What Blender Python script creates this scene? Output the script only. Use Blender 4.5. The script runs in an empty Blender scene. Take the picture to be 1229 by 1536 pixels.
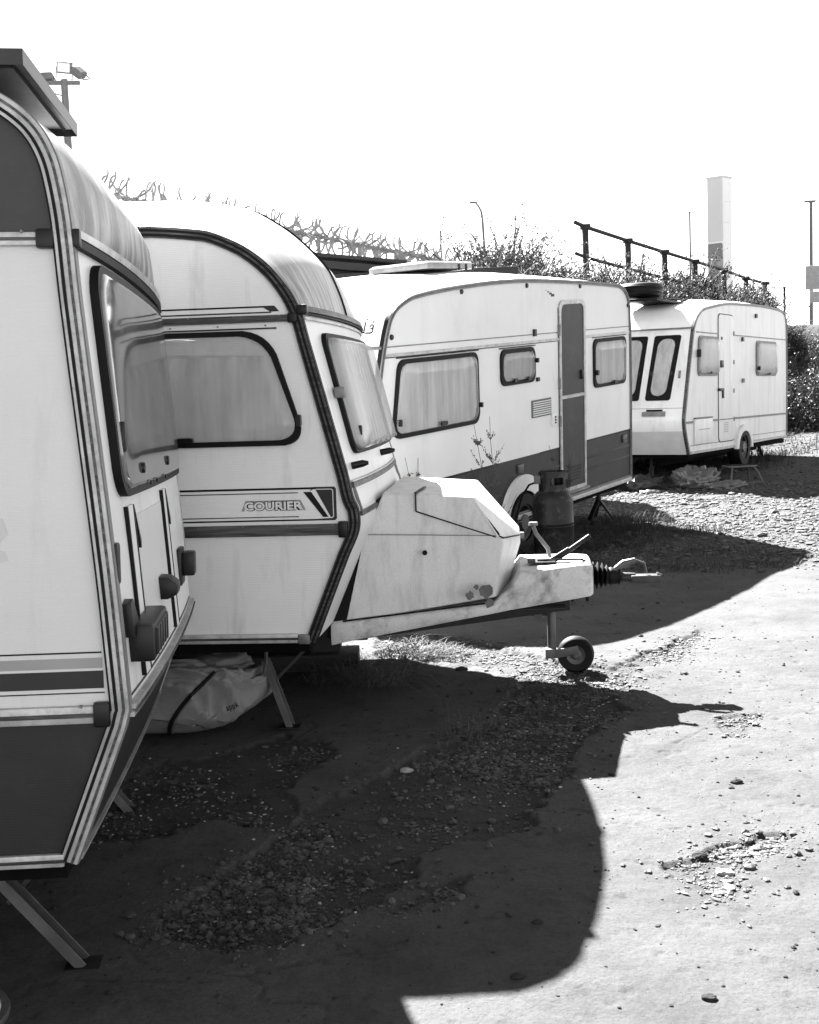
import bpy, bmesh, math, random
import numpy as np
from mathutils import Matrix, Vector
random.seed(7); rng = np.random.default_rng(11)
S = bpy.context.scene
COL = S.collection
rad = math.radians

# ------------------------------------------------------------------ camera, sky, sun, exposure
PITCH, ROLL, F_PX, CAM_H = rad(6.9043), rad(2.4321), 1825.44, 1.68
cam = bpy.data.cameras.new('camera'); cam_o = bpy.data.objects.new('camera', cam); COL.objects.link(cam_o)
cam.sensor_fit = 'HORIZONTAL'; cam.sensor_width = 36.0; cam.lens = 36.0 * F_PX / 1229.0
cam.clip_start = 0.05; cam.clip_end = 2000
_f = Vector((0, math.cos(PITCH), -math.sin(PITCH))); _u = Vector((0, math.sin(PITCH), math.cos(PITCH))); _r = Vector((1, 0, 0))
_r2 = math.cos(ROLL) * _r - math.sin(ROLL) * _u; _u2 = math.sin(ROLL) * _r + math.cos(ROLL) * _u
M = Matrix((( _r2.x, _u2.x, -_f.x, 0), (_r2.y, _u2.y, -_f.y, 0), (_r2.z, _u2.z, -_f.z, CAM_H), (0, 0, 0, 1)))
cam_o.matrix_world = M
S.camera = cam_o

SUN_AZ, SUN_EL = 24.8, 42.4          # degrees left of +Y, degrees above the horizon
SUN_STRENGTH, SKY_STRENGTH, EXPOSURE = 5.0, 0.05, 3.47
w = bpy.data.worlds.new('World'); S.world = w; w.use_nodes = True
nt = w.node_tree; nt.nodes.clear()
sky = nt.nodes.new('ShaderNodeTexSky'); sky.sky_type = 'NISHITA'; sky.sun_disc = False
sky.sun_elevation = rad(SUN_EL); sky.sun_rotation = rad(-SUN_AZ); sky.dust_density = 0.0; sky.air_density = 0.6
bw = nt.nodes.new('ShaderNodeRGBToBW'); bg = nt.nodes.new('ShaderNodeBackground'); wo = nt.nodes.new('ShaderNodeOutputWorld')
nt.links.new(sky.outputs[0], bw.inputs[0]); nt.links.new(bw.outputs[0], bg.inputs[0]); nt.links.new(bg.outputs[0], wo.inputs[0])
bg.inputs[1].default_value = SKY_STRENGTH
sun = bpy.data.lights.new('sun', 'SUN'); sun.energy = SUN_STRENGTH; sun.angle = rad(0.53); sun.color = (1, 1, 1)
sun_o = bpy.data.objects.new('sun', sun); COL.objects.link(sun_o)
_a, _e = rad(SUN_AZ), rad(SUN_EL)
sdir = Vector((-math.sin(_a) * math.cos(_e), math.cos(_a) * math.cos(_e), math.sin(_e)))
sun_o.rotation_euler = sdir.to_track_quat('Z', 'Y').to_euler(); sun_o.location = (-6, 14, 14)
vs = S.view_settings; vs.view_transform = 'Standard'; vs.look = 'None'; vs.gamma = 1.0; vs.use_curve_mapping = False
vs.exposure = EXPOSURE
S.cycles.max_bounces = 6; S.cycles.diffuse_bounces = 3; S.cycles.glossy_bounces = 3; S.cycles.transparent_max_bounces = 6
S.cycles.caustics_reflective = False; S.cycles.caustics_refractive = False

# ------------------------------------------------------------------ materials (black and white film: greys only)
MATS = {}
def mat(name, v, rough=0.55, metal=0.0, var=0.12, vscale=6.0, stretch=(1, 1, 1), dirt=0.0, dirtv=0.12, dirtscale=3.0,
        dirtstretch=(1, 1, 1), dirtthr=0.62, bump=0.0, bscale=80.0, ribs=0.0, ribscale=30.0, spec=0.5, trans=0.0, emit=None, coat=0.0, zdirt=None, fine=0.0):
    m = bpy.data.materials.new(name); m.use_nodes = True; MATS[name] = m
    n = m.node_tree.nodes; l = m.node_tree.links; b = n['Principled BSDF']; out = n['Material Output']
    tc = n.new('ShaderNodeTexCoord')
    def noise(scale, st, det=6, rough_=0.6):
        mp = n.new('ShaderNodeMapping'); mp.inputs['Scale'].default_value = st
        l.new(tc.outputs['Object'], mp.inputs[0])
        t = n.new('ShaderNodeTexNoise'); t.inputs['Scale'].default_value = scale; t.inputs['Detail'].default_value = det
        t.inputs['Roughness'].default_value = rough_; l.new(mp.outputs[0], t.inputs['Vector']); return t.outputs[0]
    def ramp(sock, p0, v0, p1, v1):
        r = n.new('ShaderNodeValToRGB'); e = r.color_ramp.elements
        e[0].position = p0; e[0].color = (v0, v0, v0, 1); e[1].position = p1; e[1].color = (v1, v1, v1, 1)
        l.new(sock, r.inputs[0]); return r.outputs[0]
    base = ramp(noise(vscale, stretch), 0.3, v * (1 - var), 0.72, v * (1 + var * 0.4))
    if fine:
        mx = n.new('ShaderNodeMix'); mx.data_type = 'RGBA'; mx.blend_type = 'MULTIPLY'; mx.inputs[0].default_value = 1.0
        l.new(base, mx.inputs[6]); l.new(ramp(noise(220, (1, 1, 1), 3), 0.3, 1 - fine, 0.7, 1.0), mx.inputs[7]); base = mx.outputs[2]
    if dirt:
        f = ramp(noise(dirtscale, dirtstretch, 8, 0.68), dirtthr - 0.12, 0, dirtthr + 0.1, dirt)
        if zdirt:
            sx = n.new('ShaderNodeSeparateXYZ'); l.new(tc.outputs['Object'], sx.inputs[0])
            mr = n.new('ShaderNodeMapRange'); mr.inputs[1].default_value = zdirt[0]; mr.inputs[2].default_value = zdirt[1]
            mr.inputs[3].default_value = 1.0; mr.inputs[4].default_value = 0.0; l.new(sx.outputs[2], mr.inputs[0])
            mm = n.new('ShaderNodeMath'); mm.operation = 'MULTIPLY'; l.new(f, mm.inputs[0]); l.new(mr.outputs[0], mm.inputs[1]); f = mm.outputs[0]
        mx = n.new('ShaderNodeMix'); mx.data_type = 'RGBA'; l.new(f, mx.inputs[0]); l.new(base, mx.inputs[6])
        mx.inputs[7].default_value = (dirtv, dirtv, dirtv, 1); base = mx.outputs[2]
    l.new(base, b.inputs['Base Color'])
    b.inputs['Roughness'].default_value = rough; b.inputs['Metallic'].default_value = metal
    b.inputs['Specular IOR Level'].default_value = spec
    if coat: b.inputs['Coat Weight'].default_value = coat; b.inputs['Coat Roughness'].default_value = 0.08
    h = None
    if bump:
        bp = n.new('ShaderNodeBump'); bp.inputs['Strength'].default_value = bump; bp.inputs['Distance'].default_value = 0.01
        l.new(noise(bscale, (1, 1, 1), 5), bp.inputs['Height']); h = bp.outputs[0]
    if ribs:
        wv = n.new('ShaderNodeTexWave'); wv.wave_type = 'BANDS'; wv.bands_direction = 'Z'; wv.inputs['Scale'].default_value = ribscale
        l.new(tc.outputs['Object'], wv.inputs['Vector'])
        bp = n.new('ShaderNodeBump'); bp.inputs['Strength'].default_value = ribs; bp.inputs['Distance'].default_value = 0.004
        l.new(wv.outputs['Fac'], bp.inputs['Height'])
        if h: l.new(h, bp.inputs['Normal'])
        h = bp.outputs[0]
    if h: l.new(h, b.inputs['Normal'])
    if trans:                                     # leaf: light passes through
        tr = n.new('ShaderNodeBsdfTranslucent'); l.new(base, tr.inputs[0]); ms = n.new('ShaderNodeMixShader'); ms.inputs[0].default_value = trans
        l.new(b.outputs[0], ms.inputs[1]); l.new(tr.outputs[0], ms.inputs[2]); l.new(ms.outputs[0], out.inputs[0])
    return m

def pane_mat(name, v, clear, rough, tint=0.9, var=0.3):
    m = mat(name, v, rough=rough, var=var, vscale=2.5, spec=0.6, dirt=0.25, dirtv=0.5, dirtscale=5)
    n = m.node_tree.nodes; l = m.node_tree.links; b = n['Principled BSDF']; out = n['Material Output']
    tp = n.new('ShaderNodeBsdfTransparent'); tp.inputs[0].default_value = (tint, tint, tint, 1)
    ms = n.new('ShaderNodeMixShader'); ms.inputs[0].default_value = clear
    l.new(b.outputs[0], ms.inputs[1]); l.new(tp.outputs[0], ms.inputs[2]); l.new(ms.outputs[0], out.inputs[0]); return m

mat('c1_white', 0.655, 0.42, var=0.08, vscale=1.3, ribs=0.07, ribscale=44, dirt=0.5, dirtv=0.42, dirtscale=2.8, dirtstretch=(2.4, 2.4, .5), dirtthr=0.66, bump=.12, bscale=3.5, fine=.06)
mat('c1_upper', 0.045, 0.45, var=0.2, vscale=1.6, spec=.25, ribs=0.03, ribscale=44, dirt=0.3, dirtv=0.08, dirtscale=5)
mat('c1_dark', 0.022, 0.45, var=0.25, vscale=1.6, spec=.25, ribs=0.03, ribscale=44, dirt=0.3, dirtv=0.05, dirtscale=5)
mat('stripe_mid', 0.3, 0.5, var=0.15); mat('stripe_dark', 0.028, 0.5, spec=.25, var=0.2); mat('stripe_black', 0.005, 0.5, spec=.2, var=0.2)
mat('c2_white', 0.86, 0.45, var=0.1, vscale=1.5, ribs=0.13, ribscale=40, dirt=0.55, dirtv=0.4, dirtscale=3.0, dirtstretch=(2.6, 2.6, .5), dirtthr=0.64, bump=.14, bscale=3.5, fine=.08)
mat('c3_white', 0.735, 0.45, var=0.09, vscale=1.4, bump=.1, bscale=3, fine=.05, dirt=0.4, dirtv=0.45, dirtscale=2.4, dirtstretch=(1.6, 1.6, .5), dirtthr=0.66)
mat('c3_dark', 0.019, 0.45, spec=.25, var=0.25, vscale=2.0, dirt=0.3, dirtv=0.08, dirtscale=5)
mat('c4_white', 0.77, 0.42, var=0.09, vscale=1.4, bump=.1, bscale=3, dirt=0.55, dirtv=0.42, dirtscale=2.8, dirtstretch=(2.2, 2.2, .35), dirtthr=0.62)
mat('roof_white', 0.82, 0.45, var=0.08, vscale=2, dirt=0.25, dirtv=0.4, dirtscale=4)
mat('cap_stained', 0.5, 0.42, var=0.15, vscale=3, dirt=0.98, dirtv=0.02, dirtscale=5.5, dirtstretch=(.5, 1.6, .42), dirtthr=0.46, zdirt=(2.1, 2.5), fine=.25)
mat('cap_streaked', 0.55, 0.42, var=0.1, vscale=3, dirt=0.92, dirtv=0.06, dirtscale=11, dirtstretch=(.35, 2.2, .25), dirtthr=0.50, zdirt=(2.02, 2.3), fine=.25)
mat('front_white', 0.74, 0.4, var=0.08, vscale=2, dirt=0.45, dirtv=0.35, dirtscale=4, dirtstretch=(2, 2, .5), dirtthr=0.66)
mat('aluminium', 0.52, 0.38, metal=0.25, var=0.4, vscale=9, stretch=(1, 1, 1), dirt=0.55, dirtv=0.16, dirtscale=22, dirtthr=0.6, fine=.15)
mat('dull_metal', 0.2, 0.5, metal=0.4, var=0.4, vscale=9, dirt=0.6, dirtv=0.1, dirtscale=12)
mat('rail_dirty', 0.13, 0.5, metal=0.1, var=0.7, vscale=5, stretch=(.4, 1, 9), dirt=0.95, dirtv=0.01, dirtscale=9, dirtstretch=(.35, 1, 6), dirtthr=.49)
mat('rubber', 0.003, 0.6, spec=.2, var=0.3, bump=.1, bscale=60); mat('black_plastic', 0.004, 0.4, spec=.3, var=0.3, dirt=.3, dirtv=.01, dirtscale=10)
mat('grey_plastic', 0.03, 0.4, spec=.3, var=0.3)
mat('steel_dark', 0.008, 0.55, metal=0.2, spec=.3, var=0.5, vscale=14, dirt=0.5, dirtv=0.03, dirtscale=10)
mat('galvanised', 0.10, 0.5, metal=0.35, var=0.35, vscale=14, dirt=0.5, dirtv=0.09, dirtscale=10)
mat('underside', 0.006, 0.9, spec=.05, var=0.4)
mat('curtain', 0.72, 0.9, var=0.35, vscale=1.0, stretch=(9, 9, .6), dirt=0.5, dirtv=0.3, dirtscale=3, dirtstretch=(5, 5, .8))
mat('curtain_dim', 0.5, 0.9, var=0.4, vscale=1.0, stretch=(9, 9, .6))
pane_mat('pane', 0.5, 0.62, 0.07); pane_mat('pane_milky', 0.55, 0.45, 0.25)
pane_mat('pane_dark', 0.10, 0.03, 0.075, var=.12)
mat('fibreglass', 0.74, 0.5, var=0.15, vscale=2, dirt=0.5, dirtv=0.3, dirtscale=5.5, dirtstretch=(2.6, 2.6, .5), dirtthr=0.60, bump=.12, bscale=120, fine=.22)
mat('fibreglass_worn', 0.66, 0.55, var=0.2, vscale=5, dirt=0.9, dirtv=0.07, dirtscale=6.0, dirtthr=0.57, bump=.15, bscale=100, fine=.3)
mat('cylinder_paint', 0.010, 0.5, spec=.3, var=0.4, vscale=3, dirt=0.6, dirtv=0.12, dirtscale=16, dirtthr=0.66, bump=.08, bscale=90)
mat('woven', 0.2, 0.75, var=0.3, vscale=4, bump=.35, bscale=160, dirt=.4, dirtv=.12, dirtscale=5)
mat('stone', 0.062, 0.8, var=0.8, vscale=9, bump=.3, bscale=90)
mat('stone_pale', 0.3, 0.8, var=0.4, vscale=9)
mat('grass', 0.05, 0.8, var=0.6, vscale=3, trans=0.35); mat('dry_grass', 0.1, 0.85, var=0.5, vscale=5, trans=0.3)
mat('leaf', 0.08, 0.6, var=0.7, vscale=2.0, trans=0.45); mat('leaf_dark', 0.035, 0.6, var=0.6, vscale=3, trans=0.3); mat('twig', 0.04, 0.8, var=.4)
mat('fence_metal', 0.30, 0.6, spec=.25, var=0.25, vscale=3); mat('fence_dark', 0.02, 0.6, spec=.2, var=0.4, vscale=6)
mat('timber_dark', 0.012, 0.8, var=0.6, vscale=3, stretch=(1, 1, 9), bump=.3, bscale=40)
mat('cladding_shaded', 0.62, 0.6, var=0.1, vscale=.2); mat('cladding_pale', 0.85, 0.6, var=.08, vscale=.2); mat('window_far', 0.16, 0.25, var=0.3, vscale=.6)
mat('pole_grey', 0.14, 0.6, var=0.2); mat('sign_back', 0.34, 0.6, var=0.2); mat('white_plastic', 0.8, 0.35, var=.05)
mat('bag_plastic', 0.10, 0.25, var=0.5, vscale=5, bump=.5, bscale=22); mat('ink', 0.006, 0.6, spec=.2, var=.2); mat('logo_white', 0.74, 0.5, var=.05)
mat('front_grey', 0.55, 0.5, var=.12); mat('stone_backlit', 0.026, 0.9, var=.6, vscale=14, spec=.2); mat('hitch_steel', 0.035, 0.5, var=.6, vscale=16, dirt=.7, dirtv=.01, dirtscale=14, spec=.4); mat('edge_grey', 0.2, 0.5, var=.25, vscale=3, dirt=.5, dirtv=.05, dirtscale=20, fine=.3); mat('rust', 0.13, 0.8, var=.4, vscale=20)  # the dark stone tone paints in the shadow side of backlit loose stones

# ------------------------------------------------------------------ mesh helpers
class B:
    """collects verts and faces, builds ONE mesh object"""
    def __init__(s): s.v = []; s.f = []
    def add(s, v, f):
        o = len(s.v); s.v += [tuple(p) for p in v]; s.f += [tuple(i + o for i in q) for q in f]; return s
    def box(s, c, size, R=None):
        x, y, z = size[0] / 2, size[1] / 2, size[2] / 2; c = Vector(c)
        P = [Vector(p) for p in [(-x, -y, -z), (x, -y, -z), (x, y, -z), (-x, y, -z), (-x, -y, z), (x, -y, z), (x, y, z), (-x, y, z)]]
        if R is not None: P = [R @ p for p in P]
        return s.add([c + p for p in P], [(0, 3, 2, 1), (4, 5, 6, 7), (0, 1, 5, 4), (1, 2, 6, 5), (2, 3, 7, 6), (3, 0, 4, 7)])
    def box2(s, x0, x1, y0, y1, z0, z1): return s.box(((x0 + x1) / 2, (y0 + y1) / 2, (z0 + z1) / 2), (abs(x1 - x0), abs(y1 - y0), abs(z1 - z0)))
    def loft(s, rings, closed=True, cap=True):
        n = len(rings[0]); o = len(s.v)
        for r in rings: s.v += [tuple(p) for p in r]
        for i in range(len(rings) - 1):
            for j in range(n if closed else n - 1):
                a = o + i * n + j; b_ = o + i * n + (j + 1) % n; s.f.append((a, b_, b_ + n, a + n))
        if cap and closed:
            s.f.append(tuple(o + j for j in reversed(range(n)))); s.f.append(tuple(o + (len(rings) - 1) * n + j for j in range(n)))
        return s
    def tube(s, pts, r, n=8, cap=True):
        P = [Vector(p) for p in pts]; rings = []; up = None
        for i, p in enumerate(P):
            t = (P[min(i + 1, len(P) - 1)] - P[max(i - 1, 0)]).normalized()
            if up is None: up = t.orthogonal().normalized()
            up = (up - t * up.dot(t)).normalized(); sd = t.cross(up)
            rr = r[i] if isinstance(r, (list, tuple)) else r
            rings.append([p + (up * math.cos(2 * math.pi * k / n) + sd * math.sin(2 * math.pi * k / n)) * rr for k in range(n)])
        return s.loft(rings, True, cap)
    def bar(s, a, b_, wd, th, up=(0, 0, 1)):
        a, b_ = Vector(a), Vector(b_); t = (b_ - a).normalized(); u = Vector(up); sd = t.cross(u).normalized(); u = sd.cross(t)
        q = [sd * wd / 2 + u * th / 2, -sd * wd / 2 + u * th / 2, -sd * wd / 2 - u * th / 2, sd * wd / 2 - u * th / 2]
        return s.loft([[a + k for k in q], [b_ + k for k in q]])
    def lathe(s, prof, c=(0, 0, 0), axis='z', n=28, closed=False):
        c = Vector(c); rings = []
        for r, h in prof:
            rg = []
            for k in range(n):
                a = 2 * math.pi * k / n; x, y = r * math.cos(a), r * math.sin(a)
                rg.append(c + Vector({'z': (x, y, h), 'y': (x, h, y), 'x': (h, x, y)}[axis]))
            rings.append(rg)
        return s.loft(rings, True, not closed)
    def plate(s, m, poly, d0, d1):
        n = len(poly); o = len(s.v)
        s.v += [tuple(m(a, b_, d1)) for a, b_ in poly] + [tuple(m(a, b_, d0)) for a, b_ in poly]
        s.f.append(tuple(o + i for i in range(n))); s.f.append(tuple(o + n + i for i in reversed(range(n))))
        for i in range(n): j = (i + 1) % n; s.f.append((o + i, o + n + i, o + n + j, o + j))
        return s
    def ring(s, m, outer, inner, d0, d1):
        n = len(outer); o = len(s.v)
        for poly, d in ((outer, d0), (outer, d1), (inner, d1), (inner, d0)): s.v += [tuple(m(a, b_, d)) for a, b_ in poly]
        for k in range(3):
            for i in range(n):
                j = (i + 1) % n; s.f.append((o + k * n + i, o + k * n + j, o + (k + 1) * n + j, o + (k + 1) * n + i))
        return s
    def dome(s, m, poly, steps):
        cx = sum(p[0] for p in poly) / len(poly); cy = sum(p[1] for p in poly) / len(poly); n = len(poly); o = len(s.v)
        for sc, d in steps: s.v += [tuple(m(cx + (a - cx) * sc, cy + (b_ - cy) * sc, d)) for a, b_ in poly]
        for k in range(len(steps) - 1):
            for i in range(n):
                j = (i + 1) % n; s.f.append((o + k * n + i, o + k * n + j, o + (k + 1) * n + j, o + (k + 1) * n + i))
        s.v.append(tuple(m(cx, cy, steps[-1][1]))); c = len(s.v) - 1; k = len(steps) - 1
        for i in range(n): s.f.append((o + k * n + i, o + k * n + (i + 1) % n, c))
        return s
    def build(s, name, m, parent=None, smooth=True, angle=35, bevel=0.0, label=None, fix=True, seg=2):
        me = bpy.data.meshes.new(name); me.from_pydata(s.v, [], s.f)
        if fix or bevel:
            bm = bmesh.new(); bm.from_mesh(me)
            if fix: bmesh.ops.recalc_face_normals(bm, faces=bm.faces)
            if bevel:
                ed = [e for e in bm.edges if len(e.link_faces) == 2 and e.calc_face_angle(0) > rad(30)]
                bmesh.ops.bevel(bm, geom=ed, offset=bevel, segments=seg, affect='EDGES', profile=0.6, clamp_overlap=True)
            bm.to_mesh(me); bm.free()
        if smooth and len(me.polygons):
            me.polygons.foreach_set('use_smooth', [True] * len(me.polygons)); me.set_sharp_from_angle(angle=rad(angle))
        me.materials.append(MATS[m]); o = bpy.data.objects.new(name, me); COL.objects.link(o)
        if parent is not None: o.parent = parent
        if label: o['label'] = label
        return o

def thing(name, label, cat, loc=(0, 0, 0), rot=None, group=None):
    o = bpy.data.objects.new(name, None); COL.objects.link(o); o.empty_display_size = 0.3
    mw = Matrix.Translation(loc)
    if rot is not None: mw = mw @ rot.to_4x4()
    o.matrix_world = mw; return tag(o, label, cat, group)
def tag(o, label, cat, group=None):
    o['label'] = label; o['category'] = cat
    if group: o['group'] = group
    return o
def inst(o, parent, matrix=None, name=None):
    c = o.copy(); COL.objects.link(c)
    if parent is not None: c.parent = parent
    if matrix is not None: c.matrix_basis = matrix
    return c
def pose(yaw, pitch, roll):
    a, b_, c = rad(yaw), rad(pitch), rad(roll)
    return Matrix.Rotation(a, 3, 'Z') @ Matrix.Rotation(-b_, 3, 'Y') @ Matrix.Rotation(c, 3, 'X')
def rquad(TL, TR, BR, BL, r, n=5, sub=0):
    """rounded quad outline (anticlockwise from the top left, going down), optional points along the sides"""
    P = [Vector(p) for p in (TL, BL, BR, TR)]; out = []
    if not isinstance(r, (list, tuple)): r = [r] * 4
    arcs = []
    for i in range(4):
        p, a, b_ = P[i], P[i - 1], P[(i + 1) % 4]; d0 = (a - p).normalized(); d1 = (b_ - p).normalized(); arc = []
        for k in range(n + 1):
            t = k / n; q0 = p + d0 * r[i]; q1 = p + d1 * r[i]
            arc.append((1 - t) ** 2 * q0 + 2 * t * (1 - t) * (p + (q0 + q1 - 2 * p) * 0.12) + t * t * q1)
        arcs.append(arc)
    for i in range(4):
        out += [tuple(q) for q in arcs[i]]; a = arcs[i][-1]; b_ = arcs[(i + 1) % 4][0]
        for k in range(sub): t = (k + 1) / (sub + 1); out.append(tuple(a.lerp(b_, t)))
    return out
def shrink(poly, d):
    cx = sum(p[0] for p in poly) / len(poly); cy = sum(p[1] for p in poly) / len(poly)
    wx = max(p[0] for p in poly) - min(p[0] for p in poly); wy = max(p[1] for p in poly) - min(p[1] for p in poly)
    return [(cx + (a - cx) * (1 - 2 * d / wx), cy + (b_ - cy) * (1 - 2 * d / wy)) for a, b_ in poly]
def clip(poly, z0, z1):
    for zc, sg in ((z0, 1), (z1, -1)):
        out = []
        for i in range(len(poly)):
            a, b_ = poly[i], poly[(i + 1) % len(poly)]; fa, fb = (a[1] - zc) * sg, (b_[1] - zc) * sg
            if fa >= 0: out.append(a)
            if fa * fb < 0: t = fa / (fa - fb); out.append((a[0] + (b_[0] - a[0]) * t, zc))
        poly = out
    return poly
def smooth_prof(P, n=4, sharp=()):
    out = []
    for i in range(len(P) - 1):
        p1, p2 = np.array(P[i]), np.array(P[i + 1]); p0 = np.array(P[max(i - 1, 0)]); p3 = np.array(P[min(i + 2, len(P) - 1)])
        if i in sharp: p0 = p1
        if i + 1 in sharp: p3 = p2
        l12 = np.linalg.norm(p2 - p1)
        t1 = (p2 - p0); t1 = t1 / (np.linalg.norm(t1) + 1e-9) * l12; t2 = (p3 - p1); t2 = t2 / (np.linalg.norm(t2) + 1e-9) * l12
        if i in sharp or i == 0: t1 = p2 - p1
        if i + 1 in sharp or i == len(P) - 2: t2 = p2 - p1
        for k in range(n):
            t = k / n; h = (2*t**3-3*t**2+1, t**3-2*t**2+t, -2*t**3+3*t**2, t**3-t**2)
            out.append(tuple(h[0] * p1 + h[1] * t1 + h[2] * p2 + h[3] * t2))
    out.append(tuple(P[-1])); return out

def sst(a, b_, x):
    t = np.clip((np.asarray(x, float) - a) / (b_ - a), 0, 1); return t * t * (3 - 2 * t)
def mside(a, b_, d): return Vector((a, -d, b_))

class Van:
    """caravan shell: side profile (front lower corner, over the roof, to rear lower corner), bowed ends and cambered roof"""
    def __init__(s, name, label, loc, rot, W, prof, gutter_f, gutter_r, bow, camber, zc, group=None, n=4, sharp=()):
        s.root = thing(name, label, 'caravan', loc, rot, group); s.W = W; s.P = smooth_prof(prof, n, sharp); s.bow = bow; s.camber = camber; s.zc = zc
        P = np.array(s.P); s.zt = P[:, 1].max(); s.it = int(P[:, 1].argmax())
        s.umid = (P[0, 0] + P[-1, 0]) / 2; s.sgn = 1 if P[0, 0] > P[-1, 0] else -1
        s.gf, s.gr = gutter_f, gutter_r
        s.floor_z = P[0, 1]
    def tprof(s, Y):
        t = abs(Y - s.W / 2) / (s.W / 2); return 1 - t ** 2.2
    def pt(s, i, Y, off=0):
        u, z = s.P[i]; t = s.tprof(Y); front = i <= s.it
        if front: u = u + s.sgn * s.bow(z) * t
        else: u = u - s.sgn * 0.04 * t
        z = z + s.camber * t * max(0.0, (z - s.zc) / (s.zt - s.zc)) ** 1.4; return Vector((u, Y, z))
    def mfront(s, a, b_, d):
        P = np.array(s.P[:s.it + 1]); u = float(np.interp(b_, P[:, 1], P[:, 0])) + s.sgn * (s.bow(b_) * s.tprof(a) + d); return Vector((u, a, b_))
    def near(s, z, side):
        R_ = range(0, s.it + 1) if side == 'f' else range(s.it, len(s.P)); return min(R_, key=lambda i: abs(s.P[i][1] - z))
    def skin(s, name, z0, z1, side, m, nY=24):
        if side == 'top': i0, i1 = s.near(z0, 'f'), s.near(z1, 'r')
        elif side == 'f': i0, i1 = s.near(z0, 'f'), s.near(z1, 'f')
        else: i0, i1 = s.near(z1, 'r'), s.near(z0, 'r')
        b_ = B(); b_.loft([[s.pt(i, s.W * k / nY) for k in range(nY + 1)] for i in range(i0, i1 + 1)], closed=False)
        return b_.build(name, m, s.root, angle=25, fix=False)
    def poly(s): return list(s.P)
    def offset(s, w_):
        P = np.array(s.P); T = np.gradient(P, axis=0); T /= np.linalg.norm(T, axis=1)[:, None] + 1e-9
        N = np.stack([-T[:, 1], T[:, 0]], 1) * (1 if s.sgn > 0 else -1)          # points inward
        return P + N * w_
    def trim(s, w0, w1, d0, d1, name, m, Y=0.0, i0=0, i1=None, sg=-1):
        A, C = s.offset(w0), s.offset(w1); i1 = len(A) if i1 is None else i1; rings = []
        for i in range(i0, i1):
            rings.append([Vector((A[i][0], Y + sg * d1, A[i][1])), Vector((C[i][0], Y + sg * d1, C[i][1])), Vector((C[i][0], Y + sg * d0, C[i][1])), Vector((A[i][0], Y + sg * d0, A[i][1]))])
        return B().loft(rings).build(name, m, s.root, angle=50)
    def body(s, bands, far_mat, rear_mat, far_bands=()):
        for name, z0, z1, m, lab in bands:
            pl = clip(s.poly(), z0, z1)
            if len(pl) > 2: B().plate(lambda a, b_, d: Vector((a, d, b_)), pl, 0.0, 0.02).build(name, m, s.root, smooth=False, label=lab)
        for name, z0, z1, m, lab in (far_bands or (('side_panel', 0, 3, far_mat, None),)):
            B().plate(lambda a, b_, d: Vector((a, d, b_)), clip(s.poly(), z0, z1), s.W - 0.02, s.W).build(name, m, s.root, smooth=False, label=lab)
        P = s.P; ux = sorted((P[0][0], P[-1][0])); z = s.floor_z
        B().box2(ux[0] + .03, ux[1] - .03, .03, s.W - .03, z - .05, z + .01).build('floor', 'underside', s.root)
        B().box2(ux[0] + .2, ux[1] - .1, .45, .51, z - .16, z - .05).box2(ux[0] + .2, ux[1] - .1, s.W - .51, s.W - .45, z - .16, z - .05).build('chassis', 'underside', s.root)
        s.skin('rear_panel', s.floor_z, s.gr, 'r', rear_mat)
    def strip(s, name, m, u0, u1, z0, z1, d, d0=-0.001, bevel=0.0, parent=None):
        return B().box2(u0, u1, -d, -d0, z0, z1).build(name, m, parent or s.root, bevel=bevel)
    def fstrip(s, name, m, y0, y1, z0, z1, d, d0=-0.002, n=16, parent=None):
        rings = []
        for k in range(n + 1):
            y = y0 + (y1 - y0) * k / n; rings.append([s.mfront(y, z0, d0), s.mfront(y, z0, d), s.mfront(y, z1, d), s.mfront(y, z1, d0)])
        return B().loft(rings).build(name, m, parent or s.root, angle=50)
    def wheel(s, u, Y, r, parent=None):
        z = r
        t = B().lathe([(r * .6, -.09), (r * .92, -.09), (r, -.06), (r, .06), (r * .92, .09), (r * .6, .09)], (u, Y, z), 'y', 36, True).build('wheel', 'rubber', s.root, angle=50)
        B().lathe([(.02, -.085), (r * .25, -.085), (r * .3, -.05), (r * .5, -.045), (r * .56, -.07), (r * .615, -.07), (r * .615, .02), (.02, .02)], (u, Y, z), 'y', 32).build('rim', 'galvanised', t, angle=40)
        return t

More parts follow.
